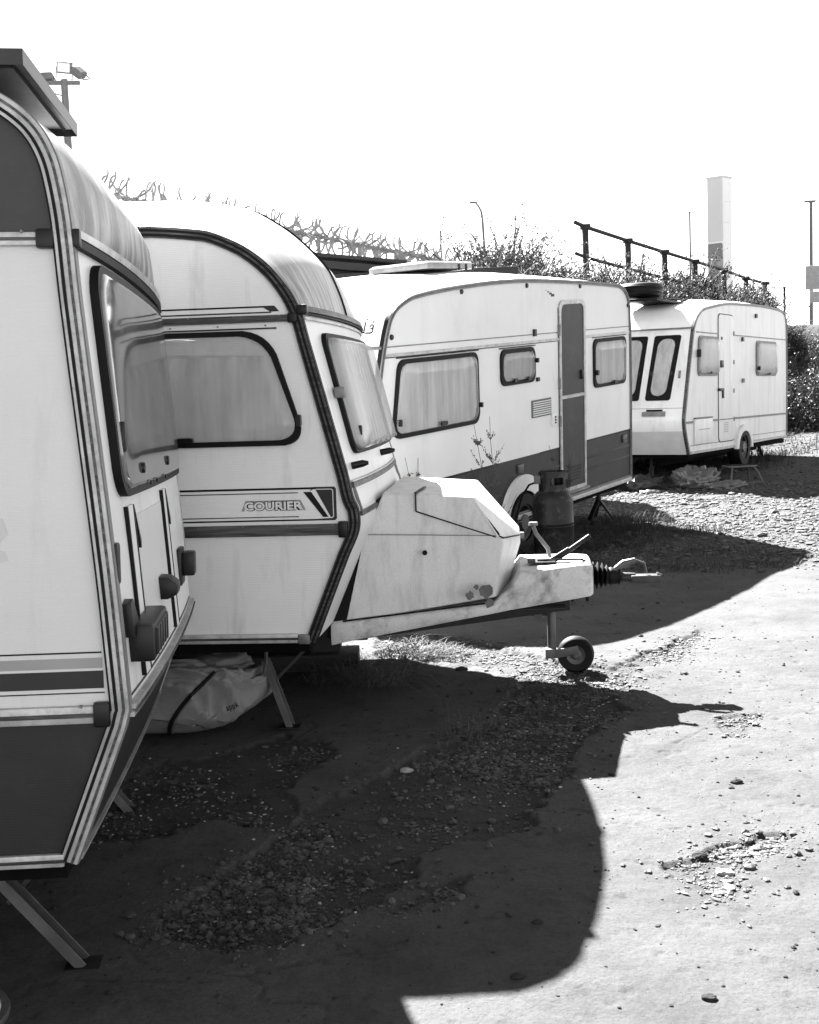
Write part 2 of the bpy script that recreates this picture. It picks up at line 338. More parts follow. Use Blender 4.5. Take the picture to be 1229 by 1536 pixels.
def window(van, m, outer, gasket=.028, name='window', pane='pane', curtain='curtain', frame='rubber', th=.018, dome=.03, parent=None, catches=(), lab=None, folds=14):
    """caravan window: rubber gasket (the window itself), bulged acrylic pane, curtain behind it, small black catches"""
    inner = shrink(outer, gasket)
    w_ = B().ring(m, outer, inner, -.002, th).build(name, frame, parent or van.root, angle=40, label=lab)
    B().dome(m, inner, [(1.0, th * .55), (1.0, dome * .75), (.97, dome * .92), (.93, dome), (.6, dome * 1.04), (.3, dome * 1.05)]).build('pane', pane, w_, angle=40)
    if curtain:
        x0, x1 = min(p[0] for p in inner), max(p[0] for p in inner); z0, z1 = min(p[1] for p in inner), max(p[1] for p in inner); n = 70; r_ = []
        for b_ in np.linspace(0, 1, 6):
            row = []
            for k in range(n + 1):
                t = k / n; a = x0 + (x1 - x0) * t; z = z0 + (z1 - z0) * b_
                # keep the cloth inside the pane's outline
                lo, hi = span(inner, z); a = min(max(a, lo), hi)
                row.append(m(a, z, .0055 + .0045 * math.sin(t * folds * 6.28 + 1.2 * math.sin(t * 9)) * (1 - .3 * b_)))
            r_.append(row)
        B().loft(r_, closed=False).build('curtain', curtain, w_, angle=180, fix=False)
    for (a, b_, wd, hg) in catches:
        B().plate(m, rquad((a - wd / 2, b_ + hg / 2), (a + wd / 2, b_ + hg / 2), (a + wd / 2, b_ - hg / 2), (a - wd / 2, b_ - hg / 2), min(wd, hg) * .3, 3), .008, dome + .012).build('catch', 'black_plastic', w_)
    return w_
def span(poly, z):
    xs = []
    for i in range(len(poly)):
        a, b_ = poly[i], poly[(i + 1) % len(poly)]
        if (a[1] - z) * (b_[1] - z) <= 0 and abs(a[1] - b_[1]) > 1e-9: xs.append(a[0] + (b_[0] - a[0]) * (z - a[1]) / (b_[1] - a[1]))
    return (min(xs), max(xs)) if len(xs) > 1 else (min(p[0] for p in poly), max(p[0] for p in poly))
def text_mesh(body, size, ext=0.0, offset=0.0):
    c = bpy.data.curves.new('text', 'FONT'); c.body = body; c.size = size; c.extrude = ext; c.offset = offset; c.resolution_u = 3
    o = bpy.data.objects.new('text', c); COL.objects.link(o); dg = bpy.context.evaluated_depsgraph_get(); dg.update()
    me = bpy.data.meshes.new_from_object(o.evaluated_get(dg)); bpy.data.objects.remove(o); bpy.data.curves.remove(c); return me
def place_text(name, me, m, parent, fn):
    for v in me.vertices: v.co = fn(*v.co)
    me.materials.clear(); me.materials.append(MATS[m]); o = bpy.data.objects.new(name, me); COL.objects.link(o)
    if parent is not None: o.parent = parent
    return o

# ------------------------------------------------------------------ ground
def vnoise(x, y, seed=0):
    x = np.asarray(x, float); y = np.asarray(y, float); xi = np.floor(x).astype(np.int64); yi = np.floor(y).astype(np.int64); fx, fy = x - xi, y - yi
    fx = fx * fx * (3 - 2 * fx); fy = fy * fy * (3 - 2 * fy)
    def h(a, b_):
        n = (a * 374761393 + b_ * 668265263 + seed * 974634533) & 0xFFFFFFFF; n = ((n ^ (n >> 13)) * 1274126177) & 0xFFFFFFFF
        return ((n ^ (n >> 16)) & 0xFFFF) / 65535.0
    return (h(xi, yi) * (1 - fx) + h(xi + 1, yi) * fx) * (1 - fy) + (h(xi, yi + 1) * (1 - fx) + h(xi + 1, yi + 1) * fx) * fy
def fbm(x, y, sc, oct_=4, seed=0):
    t = 0; a = 1; n = 0
    for k in range(oct_): t = t + a * vnoise(x * sc * 2**k, y * sc * 2**k, seed + k); n += a; a *= .5
    return t / n - .5
# broken patches in the hard surface that lie open to gravel: outlines in metres on the ground
PATCH = dict(
 long=([(-.4, 4.61), (-.2, 4.81), (.03, 5.22), (.21, 5.34), (.43, 5.79), (.57, 6.14), (.79, 6.24), (1.01, 5.94), (.98, 5.6), (.81, 5.3), (.62, 4.96), (.52, 4.57), (.4, 4.24), (.25, 4.16), (.13, 4.11), (.01, 3.98), (-.08, 3.78), (-.17, 3.64), (-.28, 3.51), (-.41, 3.38), (-.61, 3.37), (-.83, 3.52), (-.9, 3.66), (-.74, 3.84), (-.6, 4.1)], .022),
 wheel=([(-.25, 7.6), (.31, 7.27), (.63, 6.78), (.84, 6.37), (1.05, 6.34), (1.4, 6.81), (1.74, 7.27), (1.54, 6.62), (1.16, 6.18), (.98, 5.77), (.76, 5.8), (.59, 6.01), (.43, 6.45), (.1, 6.75), (-.2, 6.95)], .018),
 van=([(-1.5, 4.9), (-1.13, 5.15), (-.89, 5.25), (-.62, 5.51), (-.39, 5.37), (-.43, 5.01), (-.57, 4.7), (-.47, 4.47), (-.5, 4.24), (-.77, 4.44), (-1.0, 4.3), (-1.5, 4.3)], .015),
 hole=([(.77, 3.86), (.91, 3.93), (1.01, 3.98), (1.13, 4.05), (1.24, 4.1), (1.29, 4.08), (1.2, 3.94), (1.08, 3.9), (1.02, 3.72), (.93, 3.6), (.86, 3.62), (.82, 3.73)], .016),
 small=([(1.36, 5.41), (1.5, 5.5), (1.6, 5.5), (1.5, 5.31), (1.4, 5.14), (1.35, 5.23)], .011),
 lens=([(-.16, 3.59), (0, 3.74), (.14, 3.83), (.11, 3.68), (-.04, 3.56)], .014))
def sdist(px, py, poly):
    """signed distance, positive inside"""
    P = np.array(poly); d = np.full(px.shape, 1e9); ins = np.zeros(px.shape, bool); n = len(P)
    for i in range(n):
        a, b_ = P[i], P[(i + 1) % n]; ex, ey = b_ - a; wx, wy = px - a[0], py - a[1]
        t = np.clip((wx * ex + wy * ey) / (ex * ex + ey * ey), 0, 1); d = np.minimum(d, (wx - ex * t) ** 2 + (wy - ey * t) ** 2)
        c = ((a[1] > py) != (b_[1] > py)) & (px < (b_[0] - a[0]) * (py - a[1]) / (b_[1] - a[1] + 1e-12) + a[0]); ins ^= c
    return np.where(ins, 1, -1) * np.sqrt(d)
FD = np.array([.505, .863]); FN = np.array([-.863, .505]); FO = np.array([3.75, 24.8])       # the bank runs along the fence line
def bank(x, y):
    s_ = (x - FO[0]) * FN[0] + (y - FO[1]) * FN[1]; t = (x - FO[0]) * FD[0] + (y - FO[1]) * FD[1]
    s_ = s_ - 3.2 * sst(-8, -18, t) + .5 * fbm(x, y, .35, 3, 5)
    return (2.75 - .012 * np.clip(t, 0, 60)) * sst(-2.3, .3, s_) + .25 * fbm(x, y, .8, 3, 9) * sst(-2.4, -1, s_)
def ground_h(x, y, full=False):
    x = np.asarray(x, float); y = np.asarray(y, float)
    h = .03 * fbm(x, y, .9, 3, 1) + .010 * fbm(x, y, 5, 3, 2) + .0035 * fbm(x, y, 28, 3, 3)
    h = h + .0022 * fbm(x, y, 70, 2, 4) * (y < 12) + .006 * np.clip(fbm(x, y, 2.2, 4, 6), -.2, .2)
    pit = np.clip(vnoise(x * 17, y * 17, 61) - .86, 0, 1) + .8 * np.clip(vnoise(x * 34 + 5, y * 34, 62) - .88, 0, 1)
    h = h - .055 * pit * sst(-.05, .12, fbm(x, y, 1.6, 3, 63)) * (y < 9.5)
    ck = np.abs(fbm(x, y, 1.05, 5, 64)); h = h - .007 * (1 - sst(.0, .007, ck)) * sst(.02, .1, fbm(x, y, .8, 2, 65)) * (y < 9.5)
    h = h + .045 * np.exp(-((x - .86) ** 2 + (y - 6.5) ** 2) / .35)
    g = np.zeros(x.shape)
    near = (y < 8.5) & (y > 2.5) & (x > -2) & (x < 2.5)
    if near.any():
        xn, yn = x[near], y[near]; jit = .13 * fbm(xn, yn, 5, 4, 21) + .04 * fbm(xn, yn, 26, 2, 22); dh = np.zeros(xn.shape); gm = np.zeros(xn.shape)
        for k, (poly, dep) in PATCH.items():
            j = jit * (.75 if k in ('hole', 'small', 'lens') else 1.2); d = sdist(xn, yn, poly) + j
            mk = sst(-.012, .022, d + .03 * fbm(xn, yn, 40, 2, 23)); soft = 1 if k != 'hole' else np.clip(.18 + sst(3.62, 3.95, yn - .25 * (xn - .95)), 0, 1)
            dh = np.minimum(dh, -dep * mk * soft + .004 * sst(-.05, 0, d) * (1 - mk)); gm = np.maximum(gm, mk)
        # cracks
        for (a, b_) in (((.5, 3.98), (.77, 3.87)), ((1.29, 4.09), (1.5, 4.2)), ((.14, 3.83), (.36, 3.86)), ((-.6, 3.2), (-.2, 3.35)), ((-1.0, 3.25), (-.6, 3.2)), ((1.3, 5.3), (1.1, 5.1))):
            ax, ay = a; ex, ey = b_[0] - ax, b_[1] - ay; t = ((xn - ax) * ex + (yn - ay) * ey) / (ex * ex + ey * ey)
            d = np.abs((xn - ax) * ey - (yn - ay) * ex) / math.hypot(ex, ey) + .03 * fbm(xn, yn, 14, 3, 30)
            dh = dh - .007 * (1 - sst(.0, .007, np.abs(d))) * ((t > 0) & (t < 1))
        h[near] += dh; g[near] = gm
    far = sst(9.1, 9.7, y + .25 * fbm(x, y, 2, 4, 40) + .03 * x)
    g = np.maximum(g, far * .9); h = h - .02 * far + far * .03 * fbm(x, y, 3, 3, 41)
    h = h + bank(x, y)
    return (h, g) if full else h
def graded(lo, f0, f1, hi, st, gr=1.10):
    a = list(np.arange(f0, f1, st)); s_ = st; x = f1
    while x < hi: a.append(x); s_ *= gr; x += s_
    s_ = st; x = f0 - st; b_ = []
    while x > lo: b_.append(x); s_ *= gr; x -= s_
    return np.array(b_[::-1] + a)
gx = graded(-420, -1.7, 2.1, 420, .0095, 1.055); gy = graded(-30, 2.7, 6.9, 640, .0105, 1.034)
GX, GY = np.meshgrid(gx, gy); gz, gg = ground_h(GX.ravel(), GY.ravel(), True)
nx, ny = len(gx), len(gy)
me = bpy.data.meshes.new('ground'); me.vertices.add(nx * ny)
me.vertices.foreach_set('co', np.stack([GX.ravel(), GY.ravel(), gz], 1).astype(np.float32).ravel())
I = (np.arange(ny - 1)[:, None] * nx + np.arange(nx - 1)[None, :]).ravel(); q = np.stack([I, I + 1, I + 1 + nx, I + nx], 1).astype(np.int32)
me.loops.add(q.size); me.loops.foreach_set('vertex_index', q.ravel()); me.polygons.add(len(q)); me.polygons.foreach_set('loop_start', np.arange(0, q.size, 4, dtype=np.int32))
me.polygons.foreach_set('use_smooth', np.ones(len(q), bool)); me.update()
at = me.attributes.new('gravel', 'FLOAT', 'POINT'); at.data.foreach_set('value', gg.astype(np.float32))
def ground_mat():
    m = mat('ground', .12, rough=.92, spec=.25); t = m.node_tree; n, l = t.nodes, t.links; b = n['Principled BSDF']
    for x in list(n):
        if x.name not in ('Principled BSDF', 'Material Output'): n.remove(x)
    tc = n.new('ShaderNodeTexCoord')
    def nz(sc, det=7, r=.62):
        k = n.new('ShaderNodeTexNoise'); k.inputs['Scale'].default_value = sc; k.inputs['Detail'].default_value = det; k.inputs['Roughness'].default_value = r; l.new(tc.outputs['Object'], k.inputs['Vector']); return k.outputs[0]
    def rp(s, stops):
        r = n.new('ShaderNodeValToRGB'); e = r.color_ramp.elements
        while len(e) < len(stops): e.new(.5)
        for k, (p, v) in enumerate(stops): e[k].position = p; e[k].color = (v, v, v, 1)
        l.new(s, r.inputs[0]); return r.outputs[0]
    def mul(a, b_):
        x = n.new('ShaderNodeMix'); x.data_type = 'RGBA'; x.blend_type = 'MULTIPLY'; x.inputs[0].default_value = 1; l.new(a, x.inputs[6]); l.new(b_, x.inputs[7]); return x.outputs[2]
    hard = mul(mul(rp(nz(1.3), [(.3, .043), (.55, .052), (.75, .058)]), rp(nz(75, 6, .75), [(.32, .62), (.5, .98), (.7, 1.12)])), mul(rp(nz(7, 8, .7), [(.30, .42), (.42, .9), (.7, 1.02)]), rp(nz(2.6, 9, .68), [(.32, .72), (.5, 1.0), (.7, 1.08)])))
    loose = mul(rp(nz(3), [(.3, .022), (.7, .05)]), rp(nz(90, 6, .75), [(.3, .45), (.5, .85), (.7, 1.25)]))
    a = n.new('ShaderNodeAttribute'); a.attribute_name = 'gravel'
    mx = n.new('ShaderNodeMix'); mx.data_type = 'RGBA'; l.new(a.outputs['Fac'], mx.inputs[0]); l.new(hard, mx.inputs[6]); l.new(loose, mx.inputs[7]); l.new(mx.outputs[2], b.inputs['Base Color'])
    b1 = n.new('ShaderNodeBump'); b1.inputs['Strength'].default_value = .5; b1.inputs['Distance'].default_value = .014; l.new(nz(45, 8, .7), b1.inputs['Height'])
    b2 = n.new('ShaderNodeBump'); b2.inputs['Strength'].default_value = .3; b2.inputs['Distance'].default_value = .004; l.new(nz(260, 3), b2.inputs['Height']); l.new(b1.outputs[0], b2.inputs['Normal']); l.new(b2.outputs[0], b.inputs['Normal'])
    return m
me.materials.append(ground_mat()); g_o = bpy.data.objects.new('ground', me); COL.objects.link(g_o); g_o['kind'] = 'structure'

# ---- stones: low, rounded, flattened pebbles joined into one mesh
def fast_mesh(name, V, Fs, m, smooth=False):
    me = bpy.data.meshes.new(name); k = Fs.shape[1]; me.vertices.add(len(V)); me.vertices.foreach_set('co', V.astype(np.float32).ravel())
    me.loops.add(Fs.size); me.loops.foreach_set('vertex_index', Fs.astype(np.int32).ravel()); me.polygons.add(len(Fs)); me.polygons.foreach_set('loop_start', np.arange(0, Fs.size, k, dtype=np.int32))
    me.polygons.foreach_set('use_smooth', np.full(len(Fs), smooth)); me.update(); me.validate(); me.materials.append(MATS[m]); o = bpy.data.objects.new(name, me); COL.objects.link(o); return o
bm = bmesh.new(); bmesh.ops.create_icosphere(bm, subdivisions=1, radius=1); ICO_V = np.array([v.co[:] for v in bm.verts]); ICO_F = np.array([[v.index for v in f.verts] for f in bm.faces]); bm.free()
def stones(name, xy, size, m, sink=.3, smooth=False):
    n = len(xy); a = rng.uniform(0, 6.28, n); ca, sa = np.cos(a), np.sin(a)
    V = ICO_V[None] * (1 + rng.uniform(-.28, .28, (n, len(ICO_V), 1))) * np.stack([size * rng.uniform(.8, 1.35, n), size * rng.uniform(.6, 1, n), size * rng.uniform(.3, .62, n)], 1)[:, None, :]
    X = V[..., 0] * ca[:, None] - V[..., 1] * sa[:, None]; Y = V[..., 0] * sa[:, None] + V[..., 1] * ca[:, None]
    z0 = ground_h(xy[:, 0], xy[:, 1]) + size * (.5 - sink)
    P = np.stack([X + xy[:, :1], Y + xy[:, 1:], V[..., 2] + z0[:, None]], -1).reshape(-1, 3)
    F_ = (ICO_F[None] + (np.arange(n) * len(ICO_V))[:, None, None]).reshape(-1, 3)
    return fast_mesh(name, P, F_, m, smooth)
def sample_patch(keys, n, lo=.3):
    out = []
    for k, c in keys.items():
        P = np.array(PATCH[k][0]); a, b_ = P.min(0) - .06, P.max(0) + .06; need = c; got = np.zeros((0, 2))
        while len(got) < need:
            p = rng.uniform(a, b_, (need * 2, 2)); d = sdist(p[:, 0], p[:, 1], PATCH[k][0]) + .14 * fbm(p[:, 0], p[:, 1], 5, 4, 21) * (.4 if k in ('hole', 'small', 'lens') else 1.2)
            dens = .06 + 1.1 * sst(-.16, .2, fbm(p[:, 0], p[:, 1], 4.2, 4, 77))
            p = p[(d > -.02) & (rng.uniform(0, 1, len(p)) < dens * sst(-.03, .08, d))]
            q = rng.uniform(0, 1, len(p)) < .36; p[q] += rng.normal(0, .09, (int(q.sum()), 2)); got = np.concatenate([got, p])
        out.append(got[:need])
    return np.concatenate(out)
p = sample_patch(dict(long=15000, wheel=7500, van=1800, hole=1300, small=260, lens=260), 0)
o = stones('gravel', p, np.exp(rng.normal(math.log(.0042), .6, len(p))).clip(.002, .022), 'stone'); o['kind'] = 'stuff'
p = sample_patch(dict(long=260, wheel=160, van=26, hole=12, small=4), 0)
o = stones('pebbles', p, rng.uniform(.009, .018, len(p)), 'stone'); o['kind'] = 'stuff'
p = sample_patch(dict(long=420, wheel=150, van=160), 0)
o = stones('pale_chips', p, rng.uniform(.003, .0085, len(p)), 'stone_pale'); o['kind'] = 'stuff'
p = np.concatenate([rng.uniform((-1.6, 2.8), (2.4, 7.2), (1700, 2)), rng.uniform((-1, 6.5), (3.5, 9.4), (700, 2))])
o = stones('loose_grit', p, np.exp(rng.normal(math.log(.0036), .6, len(p))).clip(.0018, .017), 'stone_backlit'); o['kind'] = 'stuff'
pp = np.concatenate([rng.uniform((.4, 9.1), (5.5, 15.5), (20000, 2)), rng.uniform((-2.5, 10), (1.5, 18), (2500, 2)), rng.uniform((3, 14), (9, 24), (7000, 2))])
pp = pp[rng.uniform(0, 1, len(pp)) < sst(9.0, 9.8, pp[:, 1] + .5 * fbm(pp[:, 0], pp[:, 1], 2, 3, 40))]
o = stones('track_gravel', pp, np.exp(rng.normal(math.log(.0115), .55, len(pp))).clip(.005, .05), 'stone'); o['kind'] = 'stuff'

# ---- grass: tapering bent blades
def blades(name, spots, m, kind='stuff'):
    Vs, Fs = [], []; base = 0
    for (x, y, r, n, h0, h1, lean, wd) in spots:
        a = rng.uniform(0, 6.28, n); d = r * np.sqrt(rng.uniform(0, 1, n)); bx, by = x + d * np.cos(a), y + d * np.sin(a); bz = ground_h(bx, by) - .004
        h = rng.uniform(h0, h1, n); la = a + rng.normal(0, .9, n); ln = h * lean * rng.uniform(.3, 1.3, n); wx, wy = -np.sin(la) * wd * .5, np.cos(la) * wd * .5
        k = rng.uniform(.6, 1.25, n)
        L = []
        for t, q_ in ((0, 1.0), (.4, .85), (.75, .55)):
            cx = bx + np.cos(la) * ln * t * t; cy = by + np.sin(la) * ln * t * t; cz = bz + h * (t - .35 * lean * t * t * t)
            L += [np.stack([cx - wx * q_ * k, cy - wy * q_ * k, cz], 1), np.stack([cx + wx * q_ * k, cy + wy * q_ * k, cz], 1)]
        L.append(np.stack([bx + np.cos(la) * ln, by + np.sin(la) * ln, bz + h * (1 - .35 * lean)], 1))
        Vs.append(np.stack(L, 1).reshape(-1, 3)); I = base + np.arange(n)[:, None] * 7
        for f in ((0, 1, 3), (0, 3, 2), (2, 3, 5), (2, 5, 4), (4, 5, 6)): Fs.append(I + np.array(f)[None])
        base += 7 * n
    o = fast_mesh(name, np.concatenate(Vs), np.concatenate(Fs), m)
    if kind: o['kind'] = kind
    return o
sp = []
for k in range(46):                                   # short grass along the foot of the third caravan and in its shade
    x, y = rng.uniform(.7, 2.9), rng.uniform(9.3, 12.2); sp.append((x, y, .28, 70, .03, .10, .6, .007))
for k in range(60):
    t = rng.uniform(-2.2, 2.6); x, y = .914 + .552 * t + .834 * rng.uniform(-.15, .5), 10.44 + .834 * t - .552 * rng.uniform(-.15, .5); sp.append((x, y, .16, 50, .05, .17, .6, .007))
for k in range(50):
    t = rng.uniform(-3, 2.4); x, y = 5.02 + .539 * t + .842 * rng.uniform(-.8, .4), 17.85 + .842 * t - .539 * rng.uniform(-.8, .4); sp.append((x, y, .25, 40, .04, .14, .6, .012))
for k in range(120): x, y = rng.uniform(5, 13), rng.uniform(19, 34); sp.append((x, y, .6, 40, .05, .2, .6, .016))
for k in range(26): x, y = rng.uniform(-.1, .3), rng.uniform(8.2, 9.6); sp.append((x + rng.uniform(-.8, .8), y, .2, 45, .04, .14, .6, .007))
blades('grass', sp, 'grass')
pw = sample_patch(dict(long=60, van=26, wheel=20), 0)
blades('ground_weeds', [(x, y, .035, 26, .006, .035, 1.6, .004) for x, y in pw] + [(x, y, .12, 60, .01, .04, 1.6, .004) for x, y in ((-.55, 3.75), (-.1, 4.5), (.45, 5.2), (-.75, 5.0), (.6, 5.6), (-.9, 4.5))], 'grass')
tuft = blades('grass_tuft', [(.0, 7.0, .2, 260, .03, .13, 1.5, .006), (.18, 6.9, .16, 150, .02, .09, 1.5, .006)], 'grass', None); tag(tuft, 'sunlit grass tuft growing under the white gas locker of the tow bar', 'grass tuft')
tuft = blades('grass_tuft', [(-.2, 6.45, .24, 300, .06, .30, 2.4, .0045), (-.42, 6.5, .2, 170, .06, .24, 2.4, .0045)], 'dry_grass', None); tag(tuft, 'long dry grass clump in the shade beside the steady leg of the lettered caravan', 'grass tuft')
tuft = blades('grass_tuft', [(.2, 5.34, .13, 100, .02, .1, 1.8, .004), (.26, 5.46, .14, 80, .02, .08, 1.8, .004), (.17, 5.36, .05, 5, .2, .3, .4, .003)], 'dry_grass', None); tag(tuft, 'sparse dead grass on the gravel strip in the caravan shadow', 'grass tuft')
tuft = blades('grass_tuft', [(.72, 6.0, .17, 130, .02, .08, 1.6, .005), (.83, 5.92, .12, 80, .02, .07, 1.6, .005)], 'grass', None); tag(tuft, 'low grass on the gravel in front of the small jockey wheel', 'grass tuft')
tuft = blades('grass_tuft', [(-.62, 3.66, .15, 420, .008, .035, 1.3, .006)], 'grass', None); tag(tuft, 'flat dark moss and weed on the gravel nearest the camera', 'weeds')

# ================================================================== caravan 1: nearest, striped, cut by the left edge
v = Van('touring_caravan', 'nearest caravan at the left edge, white side between dark panels, big smoked end window', (-.873, 3.048, 0), pose(5.212, -1.652, -2.313), 1.92,
        [(-.05, .42), (.085, .775), (.098, .825), (.071, 1.2), (.009, 1.88), (-.005, 2.07), (-.018, 2.165), (-.034, 2.235), (-.062, 2.295), (-.10, 2.34), (-.162, 2.384), (-.34, 2.47), (-.6, 2.52), (-2.3, 2.53), (-4.3, 2.45), (-4.62, 2.25), (-4.7, 1.9), (-4.62, .9), (-4.5, .42)],
        2.03, 1.9, lambda z: float(np.interp(z, [.42, .8, 1.4, 2.0, 2.1, 2.2, 2.5], [.01, .02, .022, .03, .06, .07, .0])), .10, 2.25, sharp=(1, 2))
v1 = v; R1 = v.root
v.body([('lower_panel', 0, .815, 'c1_dark', 'dark grey lower panel'), ('side_panel', .8165, 2.04, 'c1_white', None), ('upper_panel', 2.0415, 3, 'c1_upper', 'dark grey upper panel')], 'c1_white', 'front_white', (('lower_panel', 0, .815, 'c1_dark', 'dark grey lower panel'), ('side_panel', .8165, 1.4, 'stripe_mid', None), ('upper_panel', 1.4015, 3, 'c1_dark', 'dark grey upper panel')))  # unseen far side coloured dark to cut light bounced onto the lettered caravan
v.skin('lower_front_panel', .42, .80, 'f', 'c1_dark'); v.skin('front_panel', .80, 2.03, 'f', 'front_white'); v.skin('roof', 2.03, 1.9, 'top', 'cap_stained')
def rail(v, u0, u1, zc, h, end=True, m='aluminium', groove=True):
    r = B().box2(u0, u1, -.016, .001, zc - h / 2, zc + h / 2).build('rail', m, v.root, bevel=.004)
    if groove: B().box2(u0, u1, -.019, -.0145, zc - h * .14, zc + h * .1).build('insert', 'rail_dirty', r)
    if end: B().box2(u1 - .001, u1 + .042, -.026, .001, zc - h * .72, zc + h * .72).build('end_cap', 'black_plastic', r, bevel=.008)
    return r
rail(v, -4.4, -.085, 2.032, .034); rail(v, -4.4, .012, .815, .046); rail(v, -4.4, -.078, .432, .034, end=False)
v.strip('stripe', 'stripe_black', -4.4, .035, .974, .978, .0016); v.strip('stripe', 'stripe_mid', -4.4, .036, .935, .962, .0016)
v.strip('stripe', 'stripe_dark', -4.4, .038, .882, .928, .0016); v.strip('stripe', 'stripe_black', -4.4, .04, .869, .872, .0016)
v.trim(-.004, .043, -.004, .013, 'corner_trim', 'aluminium'); v.trim(.006, .013, .012, .0165, 'trim_insert', 'rail_dirty'); v.trim(.024, .032, .012, .0165, 'trim_insert', 'rubber'); v.trim(.040, .0445, .010, .0150, 'trim_insert', 'rubber')
v.trim(-.0075, .004, -.035, .006, 'edge_trim', 'edge_grey')
v.trim(-.004, .043, -.004, .013, 'corner_trim', 'aluminium', Y=v.W, sg=1)
# end face: gutter, belt, bottom edge
v.fstrip('gutter', 'aluminium', -.002, 1.93, 2.036, 2.056, .022); v.fstrip('gutter_seal', 'rubber', .0, 1.92, 2.012, 2.033, .02)
B().box((.012, .0, 2.035), (.02, .03, .045)).build('end_cap', 'black_plastic', R1, bevel=.006)
v.fstrip('belt_trim', 'aluminium', .01, 1.91, .80, .835, .02); v.fstrip('belt_trim_insert', 'rail_dirty', .01, 1.91, .812, .822, .024)
v.fstrip('bottom_trim', 'aluminium', .01, 1.91, .425, .445, .012)
v.fstrip('vent_strip', 'stripe_dark', .06, 1.86, .846, .852, .0025)
def patch_pane(v, y0, y1, z0, z1, r=.07):
    return rquad((y0, z1), (y1, z1), (y1, z0), (y0, z0), r, 5, 10)
win = patch_pane(v, .15, 1.77, 1.365, 1.995, .08)
w_ = B().ring(v.mfront, win, shrink(win, .022), -.002, .024).build('window', 'rubber', R1, angle=50)
inn = shrink(win, .018)
B().dome(v.mfront, inn, [(1.0, .005), (1.0, .018), (.992, .026), (.975, .030), (.95, .031), (.6, .032), (.3, .032)]).build('pane', 'pane_dark', w_, angle=40)
for yy, zz in ((.47, 1.435), (1.12, 1.435)): B().lathe([(.001, 0), (.017, 0), (.015, .008), (.001, .010)], tuple(v.mfront(yy, zz, .031)), 'x', 12).build('catch', 'black_plastic', w_)
for yy, zz in ((.60, 1.385), (.75, 1.385), (1.0, 1.385)): B().lathe([(.001, 0), (.008, 0), (.007, .005), (.001, .006)], tuple(v.mfront(yy, zz, .031)), 'x', 8).build('screw', 'black_plastic', w_)
B().box(tuple(v.mfront(.205, 1.53, .03)), (.02, .03, .085)).build('catch', 'black_plastic', w_, bevel=.008)
# two tall ribbed mouldings on the end face, each with a dark cut-out at its head
for y0 in (.25, 1.05):
    mo = v.fstrip('moulding', 'front_white', y0, y0 + .1, .86, 1.335, .010)
    for a in (-.004, .096): v.fstrip('seal', 'rubber', y0 + a, y0 + a + .013, .86, 1.335, .012, parent=mo)
    B().plate(v.mfront, [(y0 + .108, 1.335), (y0 + .165, 1.225), (y0 + .15, 1.205)], .002, .012).build('cut_out', 'black_plastic', mo)
v.fstrip('recessed_panel', 'c1_white', .40, 1.02, .87, 1.3, .004)
B().box(tuple(v.mfront(.045, 1.2, .0)), (.02, .05, .11)).build('awning_bracket', 'black_plastic', R1, bevel=.008)
B().plate(v.mfront, [(.06, 1.09), (.1, 1.10), (.15, 1.03), (.12, 1.0), (.06, 1.0)], 0, .025).build('wedge', 'black_plastic', R1, bevel=.004)
lc = B().box2(.082, .16, .10, .44, .925, 1.03).build('lamp_cluster', 'black_plastic', R1, bevel=.014); B().box2(.155, .166, .13, .41, .94, 1.015).build('lens', 'grey_plastic', lc, bevel=.004)
gh = B().plate(lambda a, b_, d: Vector((a, d, b_)), [(.075, 1.075), (.135, 1.072), (.165, 1.05), (.162, 1.015), (.13, 1.0), (.075, 1.0)], .74, .84).build('grab_handle', 'black_plastic', R1, bevel=.01)
B().box2(.08, .10, .76, .79, .84, 1.0).box2(.08, .10, .80, .83, .84, 1.0).build('louvre', 'black_plastic', gh)
lc = B().box2(.09, .115, 1.42, 1.56, .95, 1.09).box2(.11, .16, 1.45, 1.54, .985, 1.075).build('lamp_cluster', 'black_plastic', R1, bevel=.01)
def screws(v, pts, r=.005, d=.019):
    b_ = B()
    for u, z in pts: b_.dome(lambda a, c, e: Vector((a, -e, c)), [(u + r * math.cos(q * 1.047), z + r * math.sin(q * 1.047)) for q in range(6)], [(1, d - .004), (1, d), (.7, d + .002)])
    o = b_.build('screws', 'dull_metal', v.root); o['kind'] = 'stuff'; return o
screws(v, [(-.12 - .22 * k, 2.05) for k in range(10)] + [(-.02 - .22 * k, .838) for k in range(10)] + [(-.1 - .2 * k, .43) for k in range(8)], d=.017)
for k in range(5): B().box2(.150, .168, .13 + k * .06, .136 + k * .06, .942, 1.013).build('lens_rib', 'black_plastic', R1)
for pts in ([(-.232, 1.325), (-.20, 1.33), (-.188, 1.29), (-.215, 1.262)], [(-.226, 1.25), (-.198, 1.246), (-.192, 1.222), (-.22, 1.214), (-.232, 1.23)]): B().plate(mside, pts, .0004, .0012).build('worn_sticker', 'front_grey', R1, smooth=False)
